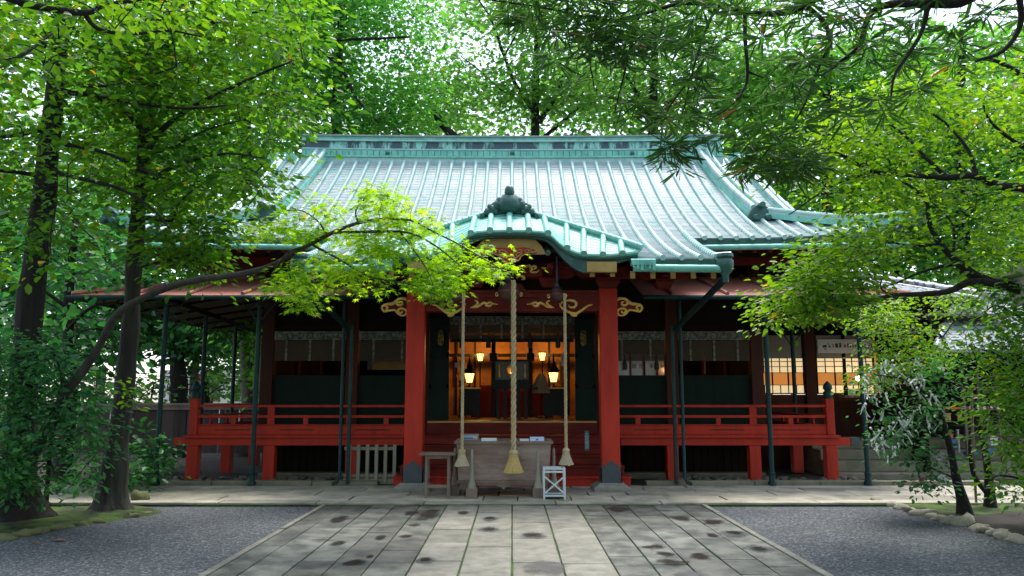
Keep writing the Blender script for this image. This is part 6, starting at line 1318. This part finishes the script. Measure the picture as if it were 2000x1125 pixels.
mbk = scatter([(190,740),(560,735),(560,790),(190,790)], 70, 22, 25, .05, .9, 27)
back_tree('low leafy bush showing over the fence cap left of the hall', 300, 23, 750, [[(190,745),(330,735),(330,790),(190,790)],[(400,740),(540,730),(540,790),(400,790)]], LM['back'], [40,40], 18, (.12,.2), (.35,.35,.2), -.1, .8, .06, 28, 0, 'bark', [], G2, T_QUAD, None, 'background_bush')
# ---- trees rising behind the roof
back_tree('mid-green tree behind the left end of the roof ridge', 500, 27, 60, [[(180,120),(640,-60),(640,270),(560,330),(420,430),(300,480),(180,430)]], LM['back'], 430, 32, (.2,.34), (.8,.8,.35), -.12, .35, .35, 31, -20, 'bark', [])
back_tree('feathery-leaved tree above the left half of the ridge', 640, 28, -40, [[(580,-80),(850,-80),(850,100),(820,200),(835,268),(620,275),(590,150)]], LM['feather'], 390, 50, (.12,.22), (.75,.75,.28), -.12, .35, .35, 32, 30, 'bark',
   [(spread_D([(560,85),(600,90),(632,96),(660,78),(720,76),(800,72)],26.5,26),.12,.04),(spread_D([(630,96),(670,140),(695,190),(720,220),(740,240)],26.5,26),.09,.03),(spread_D([(690,160),(640,205),(610,235)],26.5,26),.06,.02)])
back_tree('airy zelkova above the middle of the ridge with sky showing through', 1050, 31, 20, [[(840,60),(900,-20),(1010,-80),(1150,-60),(1180,100),(1180,268),(840,268)]], LM['backhaze'], 370, 38, (.16,.28), (.75,.75,.28), -.04, .4, .32, 33, 0, 'bark',
   [(spread_D([(893,272),(880,262),(862,240),(846,215)],29,29),.22,.14),(spread_D([(1052,230),(1010,170),(985,110),(960,40),(935,0)],31,30),.12,.03),(spread_D([(1052,240),(1090,180),(1110,110),(1125,50)],31,30),.12,.03),(spread_D([(1060,270),(1130,210),(1180,160)],31,30),.10,.03),(spread_D([(1010,170),(985,180),(940,140),(900,110)],30.6,30),.06,.02),(spread_D([(985,110),(1010,60),(1020,10)],30.4,30),.05,.02)])
back_tree('bright leafy tree above the right half of the ridge', 1280, 29, 30, [[(1130,60),(1250,-60),(1560,-60),(1560,330),(1400,300),(1300,268),(1130,268)]], LM['backhaze'], 350, 32, (.18,.30), (.75,.75,.3), -.08, .4, .34, 34, 0, 'bark', [(spread_D([(1290,240),(1230,160),(1200,90)],29,28),.12,.03),(spread_D([(1290,220),(1360,140),(1400,70)],29,28),.12,.03)])
back_tree('yellow-green tree behind the right wing of the roof', 1620, 27, 60, [[(1400,100),(1800,60),(1800,500),(1650,520),(1500,400)]], LM['back'], 420, 32, (.18,.32), (.7,.7,.32), -.1, .4, .34, 35, 0, 'bark', [])
back_tree('tree behind the office roof near the right edge', 1880, 25, 60, [[(1740,80),(2120,40),(2120,600),(1900,560),(1760,520)]], LM['back'], 420, 32, (.18,.30), (.65,.65,.32), -.12, .45, .3, 36, 0, 'bark', [(spread_D([(1880,430),(1960,330),(2040,250)],25,24.5),.1,.03)])
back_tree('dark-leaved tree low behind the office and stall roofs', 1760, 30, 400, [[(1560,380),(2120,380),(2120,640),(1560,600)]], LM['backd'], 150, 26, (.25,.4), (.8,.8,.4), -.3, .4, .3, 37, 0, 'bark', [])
# woods far behind, reading as one mass on the right and high left
random.seed(90)
cl = scatter([(1150,120),(2150,60),(2150,760),(1150,760)], 600, 40, 48, -.3, .25, 91) + scatter([(-150,60),(560,60),(540,560),(300,640),(100,680),(-150,720)], 420, 38, 46, -.12, .25, 92) + scatter([(560,160),(1150,170),(1150,300),(560,300)], 70, 42, 48, -.02, .3, 93)
P, Dv, Nn, S, tw = crown_leaves(cl, [(0,44,3)], 26, (.4,.7), T_QUAD, (1.3,1.3,.7), .35, .01, .4, True, .01)
tag(foliage('far_woods', P, Dv, Nn, S, T_QUAD, [LM['back'], M['bark']], None), 'mass of green woodland far behind the shrine', 'woods', None, 'stuff')

# unseen grove added on the viewer's side to shade the court and hall front
random.seed(95); cl = []
while len(cl) < 620:
    q = Vector((random.uniform(-24,24), random.uniform(-24,9), random.uniform(3,17)))
    if q.y > -4 and abs(q.x) < 9: continue
    if q.y > -4 and abs(q.x) < q.y*.72 + 5: continue
    cl.append(q)
P, Dv, Nn, S, tw = crown_leaves(cl, [(0,-44,3)], 26, (.4,.7), T_QUAD, (1.3,1.3,.7), .35, .01, .4, True, .01)
tag(foliage('unseen_shade_grove', P, Dv, Nn, S, T_QUAD, [LM['backd'], M['bark']], None), 'unseen green grove added on the viewer side to shade the court', 'woods', None, 'stuff')
